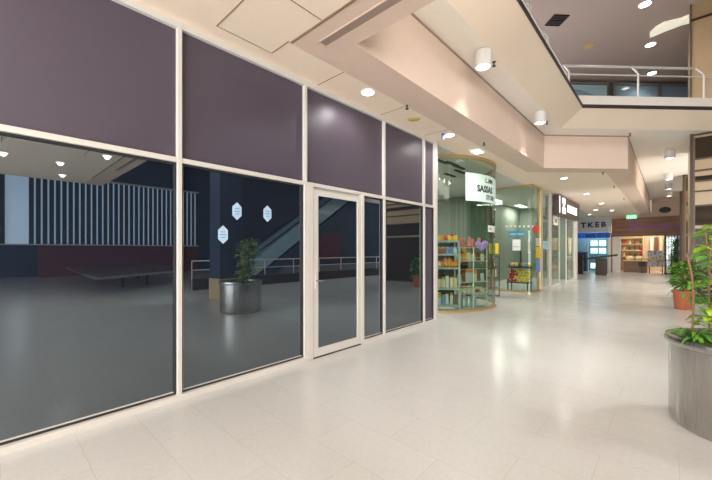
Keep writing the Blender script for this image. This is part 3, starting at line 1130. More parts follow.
def product(kind, fr, a, q, z, w, h, m, lab, group):
    """one packet / jar / toy, each its own object"""
    c = fr(a, q)
    b = B()
    nm = kind
    if kind == 'jar':
        b.lathe([(w * 0.42, 0), (w * 0.5, 0.01), (w * 0.5, h * 0.75), (w * 0.35, h * 0.85)], (c[0], c[1], z), 14)
        o = b.build('sweet_jar', m, smooth=True)
        B().lathe([(w * 0.38, h * 0.85), (w * 0.38, h)], (c[0], c[1], z), 14).build('lid', M['red'] if random.random() < .4 else M['wire'], o)
        cat = 'jar'
    elif kind == 'packet':
        w *= random.uniform(0.75, 1.0)
        h *= random.uniform(0.7, 1.05)
        lean = random.uniform(-0.012, 0.012)
        pts = rect(fr, a - w / 2, a + w / 2, q - 0.03, q + 0.03)
        b.prism(pts, z, z + h)
        top = rect(fr, a - w / 2 + lean, a + w / 2 + lean, q - 0.012, q + 0.012)
        ups = [v for v in b.bm.verts if v.co.z > z + h * 0.5]
        for v in ups:      # crimped, leaning top edge of a bag
            near = min(range(4), key=lambda k: (Vector(pts[k]) - Vector((v.co.x, v.co.y))).length)
            v.co.x, v.co.y = top[near]
        o = b.build('sweet_packet', m, bevel=0.012)
        cat = 'packet'
    elif kind == 'fruit':
        b.blob((c[0], c[1], z + h / 2), w / 2, w / 2, h / 2, 10)
        o = b.build('wrapped_sweet', m, smooth=True)
        cat = 'sweet'
    elif kind == 'bear':
        b.blob((c[0], c[1], z + h * 0.33), w * 0.42, w * 0.36, h * 0.34, 10)
        b.blob((c[0], c[1], z + h * 0.78), w * 0.32, w * 0.3, h * 0.22, 10)
        for s in (-1, 1):
            e1 = fr(a + s * w * 0.24, q)
            b.blob((e1[0], e1[1], z + h * 0.95), w * 0.1, w * 0.08, h * 0.08, 8)
            e1 = fr(a + s * w * 0.36, q - w * 0.25)
            b.blob((e1[0], e1[1], z + h * 0.12), w * 0.14, w * 0.18, h * 0.12, 8)
        o = b.build('plush_bear', m, smooth=True)
        cat = 'toy'
    tag(o, lab, cat, group)
    return o


rows1 = [
    (0.165, 'packet', ['silverp', 'bluep', 'silverp', 'silverp', 'brownp'], 0.24, 'packet lying on the bottom shelf of the pale unit', 'packets on the bottom shelf of the pale unit'),
    (0.565, 'packet', ['creamp', 'creamp', 'silverp', 'creamp', 'creamp'], 0.27, 'cream or silver packet on the second shelf of the pale unit', 'packets on the second shelf of the pale unit'),
    (1.045, 'fruit', ['creamp', 'orange', 'orange', 'orange', 'orange', 'orange'], 0.15, 'round orange sweet on the third shelf of the pale unit', 'round sweets on the third shelf of the pale unit'),
    (1.365, 'packet', ['brownp', 'red', 'bluep', 'bluep', 'silverp'], 0.17, 'packet on the fourth shelf of the pale unit', 'packets on the fourth shelf of the pale unit'),
    (1.675, 'packet', ['yellow', 'orange', 'red', 'yellow', 'orange', 'yellow'], 0.13, 'warm coloured packet on top of the pale unit', 'packets on top of the pale unit')]
for (z, kind, ms, h, lab, grp) in rows1:
    n = len(ms)
    for i, mm in enumerate(ms):
        a = 0.06 + (0.38) * i / (n - 1)
        w = 0.085 if kind == 'packet' else 0.10
        product(kind, F1, a, 0.08 + random.uniform(-0.015, 0.015), z, w * 1.12, h * random.uniform(0.9, 1.05), M[mm], lab, grp)
        if i < n - 1:
            product('packet', F1, a + 0.04, 0.24, z, 0.09, min(h * 1.15, 0.27), M[random.choice(['brownp', 'red', 'yellow', 'creamp', 'orange', 'pinkm'])],
                    'coloured packet in the back row, ' + grp.split(' on ')[1] if 'packet' in lab else 'packet behind the orange sweets, third shelf of the pale unit',
                    grp + ', back row')
for i in range(4):
    product('fruit', F1, 0.2 + 0.11 * i, 0.09, 1.045 + 0.115, 0.10, 0.11, M['orange'], 'round orange sweet piled on others, third shelf of the pale unit', 'piled orange sweets') if i in (0, 1) else None

# display table with wire racks, middle
F2 = frameat(7.79, 3.74, math.radians(-20))
tb = empty('wire_rack', (*F2(0.45, 0.25), 0), 'white wire display rack of sweets in the middle of curved window', 'rack')
for (a, q) in ((0.0, 0.0), (0.46, 0.0), (0.92, 0.0), (0.0, 0.45), (0.92, 0.45)):
    c = F2(a, q)
    B().tube([(c[0], c[1], 0.0), (c[0], c[1], 1.52)], 0.012, 8).build('leg', M['wire'], tb)
for z in (0.36, 0.64, 1.16):
    B().prism(rect(F2, -0.02, 0.94, -0.02, 0.47), z, z + 0.02).build('tray', M['wire'], tb)
for z in (1.26, 0.98, 0.48):
    c0, c1 = F2(0, -0.02), F2(0.92, -0.02)
    B().tube([(c0[0], c0[1], z), (c1[0], c1[1], z)], 0.006, 6).build('wire_bar', M['wire'], tb)
B().prism(rect(F2, 0.03, 0.89, 0.12, 0.44), 0.38, 0.50).build('liner', M['creamp'], tb)
rows2 = [(0.38, ['creamp', 'creamp', 'silverp', 'creamp', 'brownp', 'creamp'], 0.1, 'pale or brown packet on the lowest tray of the wire rack', 'packets on the lowest wire tray'),
         (0.66, ['silverp', 'brownp', 'silverp', 'silverp', 'creamp', 'brownp', 'silverp'], 0.24, 'silver, cream or brown packet on the middle tray of the wire rack', 'packets on the middle wire tray'),
         (1.18, ['creamp', 'orange', 'creamp', 'creamp', 'brownp', 'creamp'], 0.24, 'cream, orange or brown packet on the upper tray of the wire rack', 'packets on the upper wire tray')]
for (z, ms, h, lab, grp) in rows2:
    n = len(ms)
    for i, mm in enumerate(ms):
        product('packet', F2, 0.08 + 0.78 * i / (n - 1), 0.1, z, 0.14, h * random.uniform(0.85, 1.1), M[mm], lab, grp)
        if i < n - 1 and z > 0.5:
            product('packet', F2, 0.14 + 0.78 * i / (n - 1), 0.26, z, 0.12, h * 1.25, M[random.choice(['brownp', 'red', 'yellow', 'creamp', 'orange', 'pinkm'])],
                    'coloured packet in the back row, ' + grp.split(' on the ')[1], grp + ', back row')
B().prism(rect(F2, -0.02, 0.94, 0.0, 0.47), 1.50, 1.52).build('top_tray', M['wire'], tb)
for i in range(5):
    product('bear', F2, 0.08 + 0.17 * i, 0.10 + 0.07 * (i % 2), 1.52, 0.15, 0.22 + 0.05 * (i % 3) / 2, M['pinkm'], 'small pink plush bear seated on top of the wire rack', 'pink bears on the wire rack')
for i in range(5):
    product('jar', F2, 0.12 + 0.17 * i, 0.33, 0.0, 0.15, 0.3, M['silverp'], 'clear sweet jar standing on the floor under the wire rack', 'jars under the wire rack')

# back shelves deep in the candy shop
F3 = frameat(8.5, 5.75, math.radians(-42))
s3 = empty('tall_shelf', (*F3(0.9, 0.2), 0), 'tall dark shelf of sweets deep inside the candy shop', 'shelves')
for z in (0.2, 0.6, 1.0, 1.35):
    B().prism(rect(F3, 0, 1.9, 0, 0.4), z, z + 0.04).build('shelf', M['brownp'], s3)
B().prism(rect(F3, 0, 1.9, 0.4, 0.44), 0, 1.7).build('back_panel', M['bronze'], s3)
for a in (0, 1.86):
    B().prism(rect(F3, a, a + 0.04, 0, 0.4), 0, 1.7).build('upright', M['brownp'], s3)
cols = ['red', 'orange', 'creamp', 'brownp', 'yellow', 'pinkm', 'silverp', 'bluep']
for z in (0.24, 0.64, 1.04, 1.39):
    for i in range(12):
        product('packet', F3, 0.1 + 0.155 * i, 0.1, z, 0.14, random.uniform(0.16, 0.25), M[random.choice(cols)], 'coloured packet on the tall dark shelf inside candy shop', 'packets on the tall dark shelf')

# yellow sign and products at the shop opening, right of the curve
yx, yy = 10.95, 4.09
ysn = empty('sign_stand', (yx, yy, 0), 'yellow notice on a black stand between the two glass shops', 'sign')
B().tube([(yx, yy + 0.03, 0), (yx, yy + 0.03, 1.75)], 0.015, 8).build('pole', M['black'], ysn)
B().lathe([(0.18, 0), (0.18, 0.015)], (yx, yy + 0.03, 0), 24).build('base', M['black'], ysn)
B().prism([(yx - 0.10, yy - 0.16), (yx - 0.085, yy - 0.16), (yx - 0.085, yy + 0.13), (yx - 0.10, yy + 0.13)], 1.33, 1.66).build('board', M['yellow'], ysn)
text_mesh('lettering', '3 for', 0.10, lambda a, b_, c: (yx - 0.102 - c, yy + 0.10 - a, 1.48 + b_), M['ink'], ysn, 0.004)
for k, (z, mm) in enumerate(((0.29, 'pinkm'), (0.61, 'creamp'), (0.93, 'brownp'))):
    for j in range(2):
        product('packet', frameat(yx - 0.2, yy + 0.16, math.radians(-90)), 0.06 + 0.16 * j, 0.0, z, 0.14, 0.27, M[mm], 'packet stacked on slim rack under the yellow notice', 'packets below the yellow notice')
rk = empty('slim_rack', (yx - 0.12, yy, 0), 'slim black rack of packets under the yellow notice', 'rack')
for z in (0.27, 0.59, 0.91, 1.24):
    B().box(yx - 0.24, yx - 0.1, yy - 0.2, yy + 0.2, z, z + 0.02).build('shelf', M['black'], rk)
for q in (-0.19, 0.19):
    B().box(yx - 0.12, yx - 0.1, yy + q - 0.01, yy + q + 0.01, 0, 1.3).build('upright', M['black'], rk)

# ------------------------------------------------------------------ glass shop with gold edge
GX, GY = 12.3, 3.35
w2 = empty('window_gold_edge', (GX, 3.9, 0), 'square greenish glass shop corner with gold rim', None, None, 'structure')
B().box(GX, GX + 0.012, GY + 0.12, 5.6, 0.05, CZ - 0.06).build('pane', M['gglass'], w2)
B().box(GX + 0.12, 13.28, GY, GY + 0.012, 0.05, CZ - 0.06).build('pane', M['gglass'], w2)
pc = [(GX + 0.12 - 0.12 * math.cos(math.radians(a)), GY + 0.12 - 0.12 * math.sin(math.radians(a))) for a in (0, 30, 60, 90)]
cb = B()
for k in range(3):
    cb.wallseg(pc[k], pc[k + 1], 0.012, 0.05, CZ - 0.06)
cb.build('corner_pane', M['gglass'], w2)
for (nm, za, zb) in (('base_rim', 0, 0.05), ('head_rim', CZ - 0.06, CZ)):
    rb = B()
    rb.box(GX - 0.02, GX + 0.03, GY + 0.12, 5.6, za, zb)
    rb.box(GX + 0.12, 13.28, GY - 0.02, GY + 0.03, za, zb)
    for k in range(3):
        rb.wallseg(pc[k], pc[k + 1], 0.05, za, zb)
    rb.build(nm, M['gold'], w2)
b = B()
b.box(13.28, 13.48, GY - 0.03, GY + 0.1, 0, CZ)
b.box(14.62, 14.74, GY - 0.03, GY + 0.1, 0, CZ)
b.box(19.3, 19.62, GY - 0.05, GY + 0.3, 0, CZ)
struct(b, 'trim_11', M['frame'])
struct(B().box(13.24, 13.28, GY - 0.035, GY + 0.1, 0, CZ), 'trim_12', M['gold'])
dark_names = [(13.5, 14.6, 'clear shop window between gold post and dark sign'), (14.76, 16.2, 'glass shop front under dark sign, left of its doorway'),
              (17.5, 19.28, 'glass shop front under dark sign, next to cream pillar')]
for (a, c, lab) in dark_names:
    wn += 1
    e = empty('window_%d' % wn, ((a + c) / 2, GY, 0), lab, None, None, 'structure')
    B().box(a, c, GY + 0.02, GY + 0.03, 0.08, CZ - 0.05).build('pane', M['gglass'], e)
    f = B()
    f.box(a, c, GY, GY + 0.05, 0, 0.08)
    f.box(a, c, GY, GY + 0.05, CZ - 0.05, CZ)
    f.box(a, a + 0.04, GY, GY + 0.05, 0.08, CZ - 0.05)
    f.box(c - 0.04, c, GY, GY + 0.05, 0.08, CZ - 0.05)
    f.build('window_frame', M['lampm'], e)
struct(B().box(13.3, 13.4, 5.0, 9.9, 0, CZ), 'wall_shop_divider', M['green_wall'])
struct(B().box(13.4, 19.3, 5.9, 6.0, 0, CZ), 'wall_shop_back', M['green_wall'])
struct(B().box(19.4, 19.55, GY + 0.3, 9.9, 0, CZ), 'wall_shop_end', M['green_wall'])

# sign box
sg = empty('shop_sign', (17.0, GY - 0.1, 2.8), 'dark box sign with lit white symbol and lettering above glass shop', 'sign')
B().box(15.0, 19.1, GY - 0.22, GY - 0.01, 2.82, 3.6).build('sign_box', M['signdark'], sg, bevel=0.01)
ms = lambda a, b_, c: (15.75 + a, GY - 0.225 - c, 3.03 + b_)
text_mesh('lettering', 'MICHELLE', 0.44, lambda a, b_, c: (16.45 + a, GY - 0.225 - c, 3.04 + b_), M['litwhite'], sg, 0.02, 0.012)
b = B()
b.box(15.55, 16.05, GY - 0.235, GY - 0.222, 2.92, 3.15)
b.box(15.68, 15.92, GY - 0.235, GY - 0.222, 3.15, 3.32)
b.box(15.55, 16.05, GY - 0.235, GY - 0.222, 3.32, 3.54)
b.build('symbol', M['litwhite'], sg)
b = B()
b.box(15.05, 15.12, GY - 0.235, GY - 0.222, 2.9, 3.55)
b.build('edge_strip', M['litwhite'], sg)

# signs/posters on gold edged glass
X = GX - 0.004


def front_rect(b, u0, u1, v0, v1, x=X, t=0.004):
    """thin sheet on the plane x, seen between image columns"""
    def ys(u):
        r = ray(u)
        return x * r[1] / r[0]
    ya, yb = ys(u0), ys(u1)
    d = x * CT + (ya + yb) / 2 * ST
    za, zb = EYE + (250 - v1) * d / F_PX, EYE + (250 - v0) * d / F_PX
    b.box(x - t, x, yb, ya, za, zb)
    return b


def front_sheet(nm, u0, u1, v0, v1, m, lab, cat, txt=None, tm=None, x=X):
    o = front_rect(B(), u0, u1, v0, v1, x).build(nm, M[m])
    tag(o, lab, cat)
    if txt:
        bb = [Vector(c) for c in o.bound_box]
        ymx = o.location.y + max(c.y for c in bb)
        ymn = o.location.y + min(c.y for c in bb)
        zmn = o.location.z + min(c.z for c in bb)
        hh = max(c.z for c in bb) - min(c.z for c in bb)
        w = ymx - ymn
        text_mesh('lettering', txt, min(hh * 0.6, w / (0.62 * len(txt))), lambda a, b_, c: (x - 0.006 - c, ymx - 0.05 * w - a, zmn + hh * 0.3 + b_), M[tm or 'ink'], o, 0.003)
    return o


front_sheet('poster', 509, 525, 231, 236.5, 'tealblue', 'teal blue poster strip on gold edged glass', 'poster', 'OPEN 7 DAYS', 'paper')
front_sheet('poster', 512.5, 520.5, 239.5, 250.5, 'paper', 'white poster below the teal strip on glass', 'poster', 'SPECIAL', 'tealblue')
front_sheet('sticker', 528, 530, 240, 253, 'silverp', 'slim silver strip sticker on gold edged glass', 'sticker')
o = B()
yc = X * ray(535.5)[1] / ray(535.5)[0]
dd = X * CT + yc * ST
zc = EYE + (250 - 229) * dd / F_PX
prev = []
for k in range(24):
    prev.append((yc + 0.10 * math.cos(2 * PI * k / 24), zc + 0.13 * math.sin(2 * PI * k / 24)))
f1 = [o.bm.verts.new((X - 0.004, p[0], p[1])) for p in prev]
f2 = [o.bm.verts.new((X, p[0], p[1])) for p in prev]
o.bm.faces.new(f1)
o.bm.faces.new(f2[::-1])
for k in range(24):
    o.bm.faces.new((f1[k], f2[k], f2[(k + 1) % 24], f1[(k + 1) % 24]))
tag(o.build('round_sticker', M['red']), 'red round sticker at corner of gold edged glass', 'sticker')
for k in range(7):
    u = 505.5 + k * 4.4
    front_rect(B(), u, u + 2.0, 225.5, 227.3).build('glass_dot', M['paper'])
    tag(bpy.context.scene.collection.objects[-1], 'small white marker square in the row on gold edged glass', 'sticker', 'white marker squares on gold edged glass')
for (v0, v1, mm, lab) in ((238, 246, 'silverp', 'silver poster in the column by the gold post'), (247, 258, 'yellow', 'yellow poster in the column by the gold post'),
                          (259, 272, 'bluep', 'blue poster in the column by the gold post')):
    u0, u1 = 536.0, 540.5
    b = B()
    xx0, xx1 = xa(u0, GY), xa(u1, GY)
    d = (xx0 + xx1) / 2 * CT + GY * ST
    b.box(xx0, xx1, GY - 0.006, GY - 0.002, EYE + (250 - v1) * d / F_PX, EYE + (250 - v0) * d / F_PX)
    tag(b.build('poster', M[mm]), lab, 'poster')
d = 14.0 * CT + GY * ST
tag(B().box(13.62, 14.5, GY + 0.005, GY + 0.012, EYE + (250 - 249) * d / F_PX, EYE + (250 - 241) * d / F_PX).build('poster', M['skyc']), 'pale blue poster on glass beside the gold post', 'poster')
d = 16.0 * CT + GY * ST
pw = B().box(15.2, 15.9, GY + 0.005, GY + 0.012, EYE + 1.0, EYE + 1.36).build('poster', M['paper'])
tag(pw, 'white poster with red mark under the dark sign', 'poster')
B().box(15.42, 15.68, GY - 0.001, GY + 0.004, EYE + 1.1, EYE + 1.26).build('print', M['red'], pw)

# fruit and flower stand behind gold edged glass
fx, y0s, y1s = 12.5, 3.55, 4.2
st = empty('display_stand', (fx + 0.2, (y0s + y1s) / 2, 0), 'black tiered stand of red and yellow goods behind glass', 'stand')
for yy in (y0s, y1s):
    for xx in (fx, fx + 0.4):
        B().box(xx - 0.015, xx + 0.015, yy - 0.015, yy + 0.015, 0, 0.35 if xx < fx + 0.1 else 0.9).build('leg', M['black'], st)
B().box(fx - 0.03, fx + 0.43, y0s - 0.04, y1s + 0.04, 0.30, 0.33).build('lower_tray', M['black'], st)
B().box(fx + 0.1, fx + 0.43, y0s - 0.04, y1s + 0.04, 0.82, 0.85).build('upper_tray', M['black'], st)
B().box(fx + 0.35, fx + 0.37, (y0s + y1s) / 2 - 0.02, (y0s + y1s) / 2 + 0.02, 0.8, 1.45).build('post', M['black'], st)
for r in range(4):
    for k in range(7):
        yy = y1s - 0.03 - (y1s - y0s - 0.02) * k / 6.0 + random.uniform(-0.02, 0.02)
        z = 0.39 + r * 0.10
        red = k < 3 - (r % 2)
        o = B().blob((fx + 0.03 + r * 0.085, yy, z), 0.05, 0.05, 0.055, 10, 0.08).build('wrapped_bundle', M['red' if red else 'yellow'], smooth=True)
        tag(o, 'red wrapped bundle at left of the stand lower tray' if red else 'yellow wrapped bundle at right of the stand lower tray', 'bundle', 'red bundles on the stand' if red else 'yellow bundles on the stand')
for k in range(9):
    yy = y1s - (y1s - y0s) * k / 8.0
    mm = ['brownp', 'creamp', 'orange', 'silverp', 'leafd', 'pinkm', 'creamp', 'bluep', 'yellow'][k]
    o = B().blob((fx + 0.22 + random.uniform(-0.03, 0.03), yy, 0.93), 0.06, 0.06, 0.08, 10, 0.1).build('wrapped_bundle', M[mm], smooth=True)
    tag(o, 'small mixed colour bundle on the stand upper tray', 'bundle', 'bundles on the stand upper tray')

# ------------------------------------------------------------------ end wall shops
struct(B().box(XE, XE + 0.2, -7.2, 0.8, 3.46, ZP), 'wall_end', M['pink'])
struct(B().box(XE, XE + 0.2, 0.8, 2.76, 3.46, CZ + 0.12), 'wall_end_upper', M['pink'])
struct(B().box(XE, XE + 0.2, -7.2, -0.55, 0, 3.46), 'wall_end_lower', M['pink'])
# timber sign shop
tw = empty('timber_fascia', (XE - 0.1, 1.07, 2.38), 'red-brown timber fascia with purple lettering over the far shop', 'sign')
B().box(XE - 0.12, XE + 0.1, -0.6, 2.72, 2.38, 3.46).build('board', M['wood'], tw, bevel=0.01)
B().box(XE - 0.14, XE + 0.1, -0.6, 2.72, 2.32, 2.38).build('edge_strip', M['bronze'], tw)
text_mesh('lettering', 'S', 0.80, lambda a, b_, c: (XE - 0.125 - c, 1.82 - a, 2.76 + b_), M['purpletext'], tw, 0.03, 0.02)
text_mesh('lettering', 'erendipity', 0.44, lambda a, b_, c: (XE - 0.125 - c, 1.36 - a, 2.76 + b_), M['purpletext'], tw, 0.03, 0.004, 1.06)
b = B()
b.box(XE - 0.05, XE + 0.12, 2.28, 2.7, 0, 2.32)
struct(b, 'wall_cream_pilaster', M['white'])
b = B()
b.box(XE - 0.1, XE + 0.12, 2.70, 2.76, 0, 2.4)
struct(b, 'trim_13', M['wood'])
b = B()
b.box(32.0, 32.1, -1.4, 3.2, 0, 3.4)
b.box(XE + 0.2, 32, 2.8, 2.9, 0, 3.4)
b.box(XE + 0.2, 32, -1.4, -1.3, 0, 3.4)
struct(b, 'wall_far_shop', M['shopwarm'])
struct(B().box(XE + 0.1, 32.1, -1.4, 2.9, 3.4, 3.46), 'ceiling_far_shop', M['shopwarm'])
shop_light(28.6, 1.6, 3.4, 0.6, 0.6, 38, 'square light just inside the timber fascia shop', (1, 0.87, 0.68), 'square lights in the timber fascia shop')
shop_light(30.6, 0.6, 3.4, 0.6, 0.6, 45, 'square light at the back of the timber fascia shop', (1, 0.87, 0.68), 'square lights in the timber fascia shop')
# counter
ct = empty('counter', (28.6, 1.55, 0), 'low brown timber counter with cream top in the far shop', 'counter')
B().box(28.45, 29.0, 1.02, 2.2, 0, 0.72).build('body', M['counter'], ct)
B().box(28.40, 29.05, 1.0, 2.25, 0.72, 0.78).build('counter_top', M['creamp'], ct, bevel=0.01)
for (dx, dy, w) in ((0, 0.3, 0.22), (0.1, 0.8, 0.2)):
    tag(B().blob((28.7 + dx, 1.1 + dy, 0.92), 0.2, w, 0.14, 12, 0.05).build('cushion', M['creamp'], smooth=True), 'cream cushion on far counter, ' + ('nearer the cloth' if dy < 0.5 else 'nearer the pilaster'), 'cushion')
tag(B().box(28.38, 28.42, 1.1, 1.45, 0.40, 0.70).build('bag', M['black'], bevel=0.01), 'black bag hanging at front of the far counter', 'bag')
# cloth covered table
t2 = empty('cloth_table', (28.1, 0.5, 0), 'small table under white and blue patterned cloth by far shop entrance', 'table')
B().box(27.85, 28.35, 0.22, 0.98, 0.42, 1.42).build('cloth', M['cloth'], t2, bevel=0.02)
for (dx, dy) in ((-0.2, -0.2), (-0.2, 0.2), (0.2, -0.2), (0.2, 0.2)):
    B().box(28.1 + dx - 0.02, 28.1 + dx + 0.02, 0.6 + dy * 1.5 - 0.02, 0.6 + dy * 1.5 + 0.02, 0, 0.42).build('leg', M['brownp'], t2)
tag(B().box(27.7, 27.72, 0.12, 1.25, 0.83, 0.92).build('barrier_strip', M['yellow']), 'yellow strip across the far shop entrance', 'strip')
B().box(27.7, 27.73, 1.24, 1.27, 0.0, 0.95).build('post', M['black'], bpy.context.scene.collection.objects['barrier_strip'])
B().box(27.7, 27.73, 0.10, 0.13, 0.0, 0.95).build('post', M['black'], bpy.context.scene.collection.objects['barrier_strip'])
# wall shelves
ws = empty('bookcase', (31.6, 2.0, 0), 'cream shelf with ornaments at back of the far shop', 'shelves')
for z in (0.5, 0.95, 1.4, 1.85, 2.3):
    B().box(31.4, 31.9, 1.35, 2.6, z, z + 0.05).build('shelf', M['creamp'], ws)
for y in (1.32, 2.6):
    B().box(31.4, 31.9, y, y + 0.04, 0, 2.6).build('side_panel', M['creamp'], ws)
for z in (0.55, 1.0, 1.45, 1.9):
    for k in range(4):
        o = B().lathe([(0.05, 0), (0.08, 0.1), (0.05, 0.2), (0.03, 0.28)], (31.6, 1.5 + k * 0.3, z), 12).build('vase', M[['brownp', 'creamp', 'red', 'leafd'][(k + int(z * 10)) % 4]], smooth=True)
        tag(o, 'small dark or cream vase on the far shop shelf', 'vase', 'vases on the far shop shelf')
# hanging garments
for k in range(4):
    yy = 0.15 + 0.25 * k
    b = B()
    b.prism([(31.7, yy - 0.1), (31.8, yy - 0.1), (31.8, yy + 0.1), (31.7, yy + 0.1)], 1.0, 2.35)
    o = b.build('hanging_garment', M[['leafd', 'creamp', 'brownp', 'paper'][k]], bevel=0.03)
    tag(o, ['dark green', 'cream', 'brown', 'white'][k] + ' garment hanging at back of the far shop', 'garment', 'garments at back of the far shop')
    B().tube([(31.75, yy, 2.35), (31.75, yy, 2.45), (32.0, yy, 2.45)], 0.01, 6).build('hanger', M['black'], o)
# black framed slatted window right of opening
wn += 1
e = empty('window_%d' % wn, (XE, -0.17, 0), 'black framed striped shop window right of far opening', None, None, 'structure')
f = B()
f.box(XE - 0.06, XE + 0.06, 0.12, 0.20, 0, 2.32)
f.box(XE - 0.06, XE + 0.06, -0.58, -0.5, 0, 2.32)
f.box(XE - 0.06, XE + 0.06, -0.5, 0.12, 0, 0.1)
f.build('window_frame', M['black'], e)
B().box(XE, XE + 0.01, -0.5, 0.12, 0.1, 2.32).build('pane', M['glass'], e)
for k in range(5):
    B().box(XE + 0.08, XE + 0.1, -0.47 + k * 0.13, -0.40 + k * 0.13, 0.1, 2.3).build('curtain_strip', M['silverp'], e)
B().box(XE + 0.25, XE + 0.3, -0.6, 0.12, 0, 2.32).build('backing', M['bronze'], e)
# oval speaker on end wall
yy = XE * ray(665)[1] / ray(665)[0]
dd = XE * CT + yy * ST
zc = EYE + 40 * dd / F_PX
b = B()
vs = []
for s in (0, 1):
    vs.append([b.bm.verts.new((XE - 0.03 * s, yy + 0.27 * math.cos(2 * PI * k / 28), zc + 0.18 * math.sin(2 * PI * k / 28))) for k in range(28)])
b.bm.faces.new(vs[0])
b.bm.faces.new(vs[1][::-1])
for k in range(28):
    b.bm.faces.new((vs[0][k], vs[1][k], vs[1][(k + 1) % 28], vs[0][(k + 1) % 28]))
tag(b.build('wall_vent', M['black']), 'black oval opening on pink wall above timber fascia', 'vent')
# exit sign
ex, ey = 25.5, 25.5 * ray(631.5)[1] / ray(631.5)[0]
exs = empty('exit_sign', (ex, ey, 3.27), 'green lit exit sign hanging in front of timber fascia', 'sign')
B().box(ex - 0.04, ex + 0.04, ey - 0.24, ey + 0.24, 3.27, 3.5).build('sign_box', M['exitg'], exs, bevel=0.01)
text_mesh('lettering', 'EXIT', 0.17, lambda a, b_, c: (ex - 0.045 - c, ey + 0.17 - a, 3.325 + b_), M['litwhite'], exs, 0.006)
for s in (-0.15, 0.15):
    B().tube([(ex, ey + s, 3.5), (ex, ey + s, bz)], 0.01, 6).build('hanger', M['lampring'], exs)

# blue sign shop
struct(B().box(XE, XE + 0.1, 2.76, 9.9, 2.62, CZ), 'wall_blue_shop_fascia', M['greysign'])
sg = empty('letter_sign', (XE - 0.02, 3.7, 3.0), 'dark capital letters on pale grey fascia of the blue shop', 'sign')
text_mesh('lettering', 'TKEB', 0.46, lambda a, b_, c: (XE - 0.02 - c, 4.42 - a, 2.98 + b_), M['bluetext'], sg, 0.03, 0.02, 1.45)
bs = empty('blue_fascia', (XE - 0.05, 3.9, 2.28), 'royal blue sign band with darker lettering over far shop', 'sign')
B().box(XE - 0.10, XE, 2.85, 5.4, 2.24, 2.60).build('board', M['blue'], bs)
text_mesh('lettering', 'REAL ESTATE', 0.30, lambda a, b_, c: (XE - 0.105 - c, 4.15 - a, 2.31 + b_), M['bluetext'], bs, 0.01, 0.01, 0.85)
struct(B().box(XE - 0.1, XE + 0.15, 2.76, 2.92, 0, 3.0), 'trim_14', M['white'])
struct(B().box(XE + 1.6, XE + 1.7, 2.9, 9.9, 0, 3.3), 'wall_blue_shop', M['greyblue'])
struct(B().box(XE + 0.1, XE + 1.7, 2.9, 9.9, 3.3, 3.4), 'ceiling_blue_shop', M['shopceil'])
shop_light(28.3, 3.8, 3.3, 0.6, 0.6, 45, 'square light inside the blue sign shop', (0.8, 0.93, 1))
wn += 1
e = empty('window_%d' % wn, (XE, 3.45, 0), 'glass front of the blue sign shop', None, None, 'structure')
B().box(XE + 0.05, XE + 0.06, 2.95, 4.0, 0.05, 2.3).build('pane', M['glass'], e)
f = B()
for y in (2.93, 3.98):
    f.box(XE, XE + 0.08, y, y + 0.05, 0, 2.3)
f.box(XE, XE + 0.08, 2.93, 4.0, 0, 0.06)
f.build('window_frame', M['skyc'], e)
for r in range(4):
    for c in range(2):
        if r == 2:
            continue
        y = 3.05 + c * 0.46
        z = 1.72 - r * 0.5
        o = B().box(XE + 0.10, XE + 0.13, y, y + 0.38, z, z + 0.36).build('lit_display', M['screen'])
        place = ['top', 'second', '', 'bottom'][r]
        tag(o, 'white lit display in %s row, %s column, of blue shop window' % (place, 'right' if c == 0 else 'left'), 'screen', 'lit displays in the blue shop window')
        B().box(XE + 0.09, XE + 0.10, y + 0.05, y + 0.33, z + 0.05, z + 0.09).build('caption', M['bluep'], o)
tag(B().box(XE + 0.3, XE + 0.6, 4.15, 4.7, 0, 1.3).build('cabinet', M['navy'], bevel=0.01), 'dark navy cabinet inside the blue shop', 'cabinet')

# kiosk in front of blue shop
kx, ky = at(601, 275, 0)
k_ = empty('kiosk', (kx, ky, 0), 'dark topped kiosk desk with sloping top before the blue shop', 'kiosk')
B().box(kx - 0.25, kx + 0.25, ky - 0.26, ky + 0.24, 0, 0.95).build('body', M['bronze'], k_, bevel=0.01)
b = B()
lo = [(kx - 0.35, ky + 1.0), (kx + 0.35, ky + 1.0), (kx + 0.35, ky - 0.75), (kx - 0.35, ky - 0.75)]
zs = [0.82, 0.82, 1.12, 1.12]
v1 = [b.bm.verts.new((p[0], p[1], z)) for p, z in zip(lo, zs)]
v2 = [b.bm.verts.new((p[0], p[1], z + 0.1)) for p, z in zip(lo, zs)]
b.bm.faces.new(v1)
b.bm.faces.new(v2[::-1])
for k in range(4):
    b.bm.faces.new((v1[k], v2[k], v2[(k + 1) % 4], v1[(k + 1) % 4]))
b.build('desk_top', M['black'], k_)
B().box(kx + 0.05, kx + 0.3, ky + 0.9, ky + 1.25, 0, 1.15).build('end_panel', M['black'], k_)

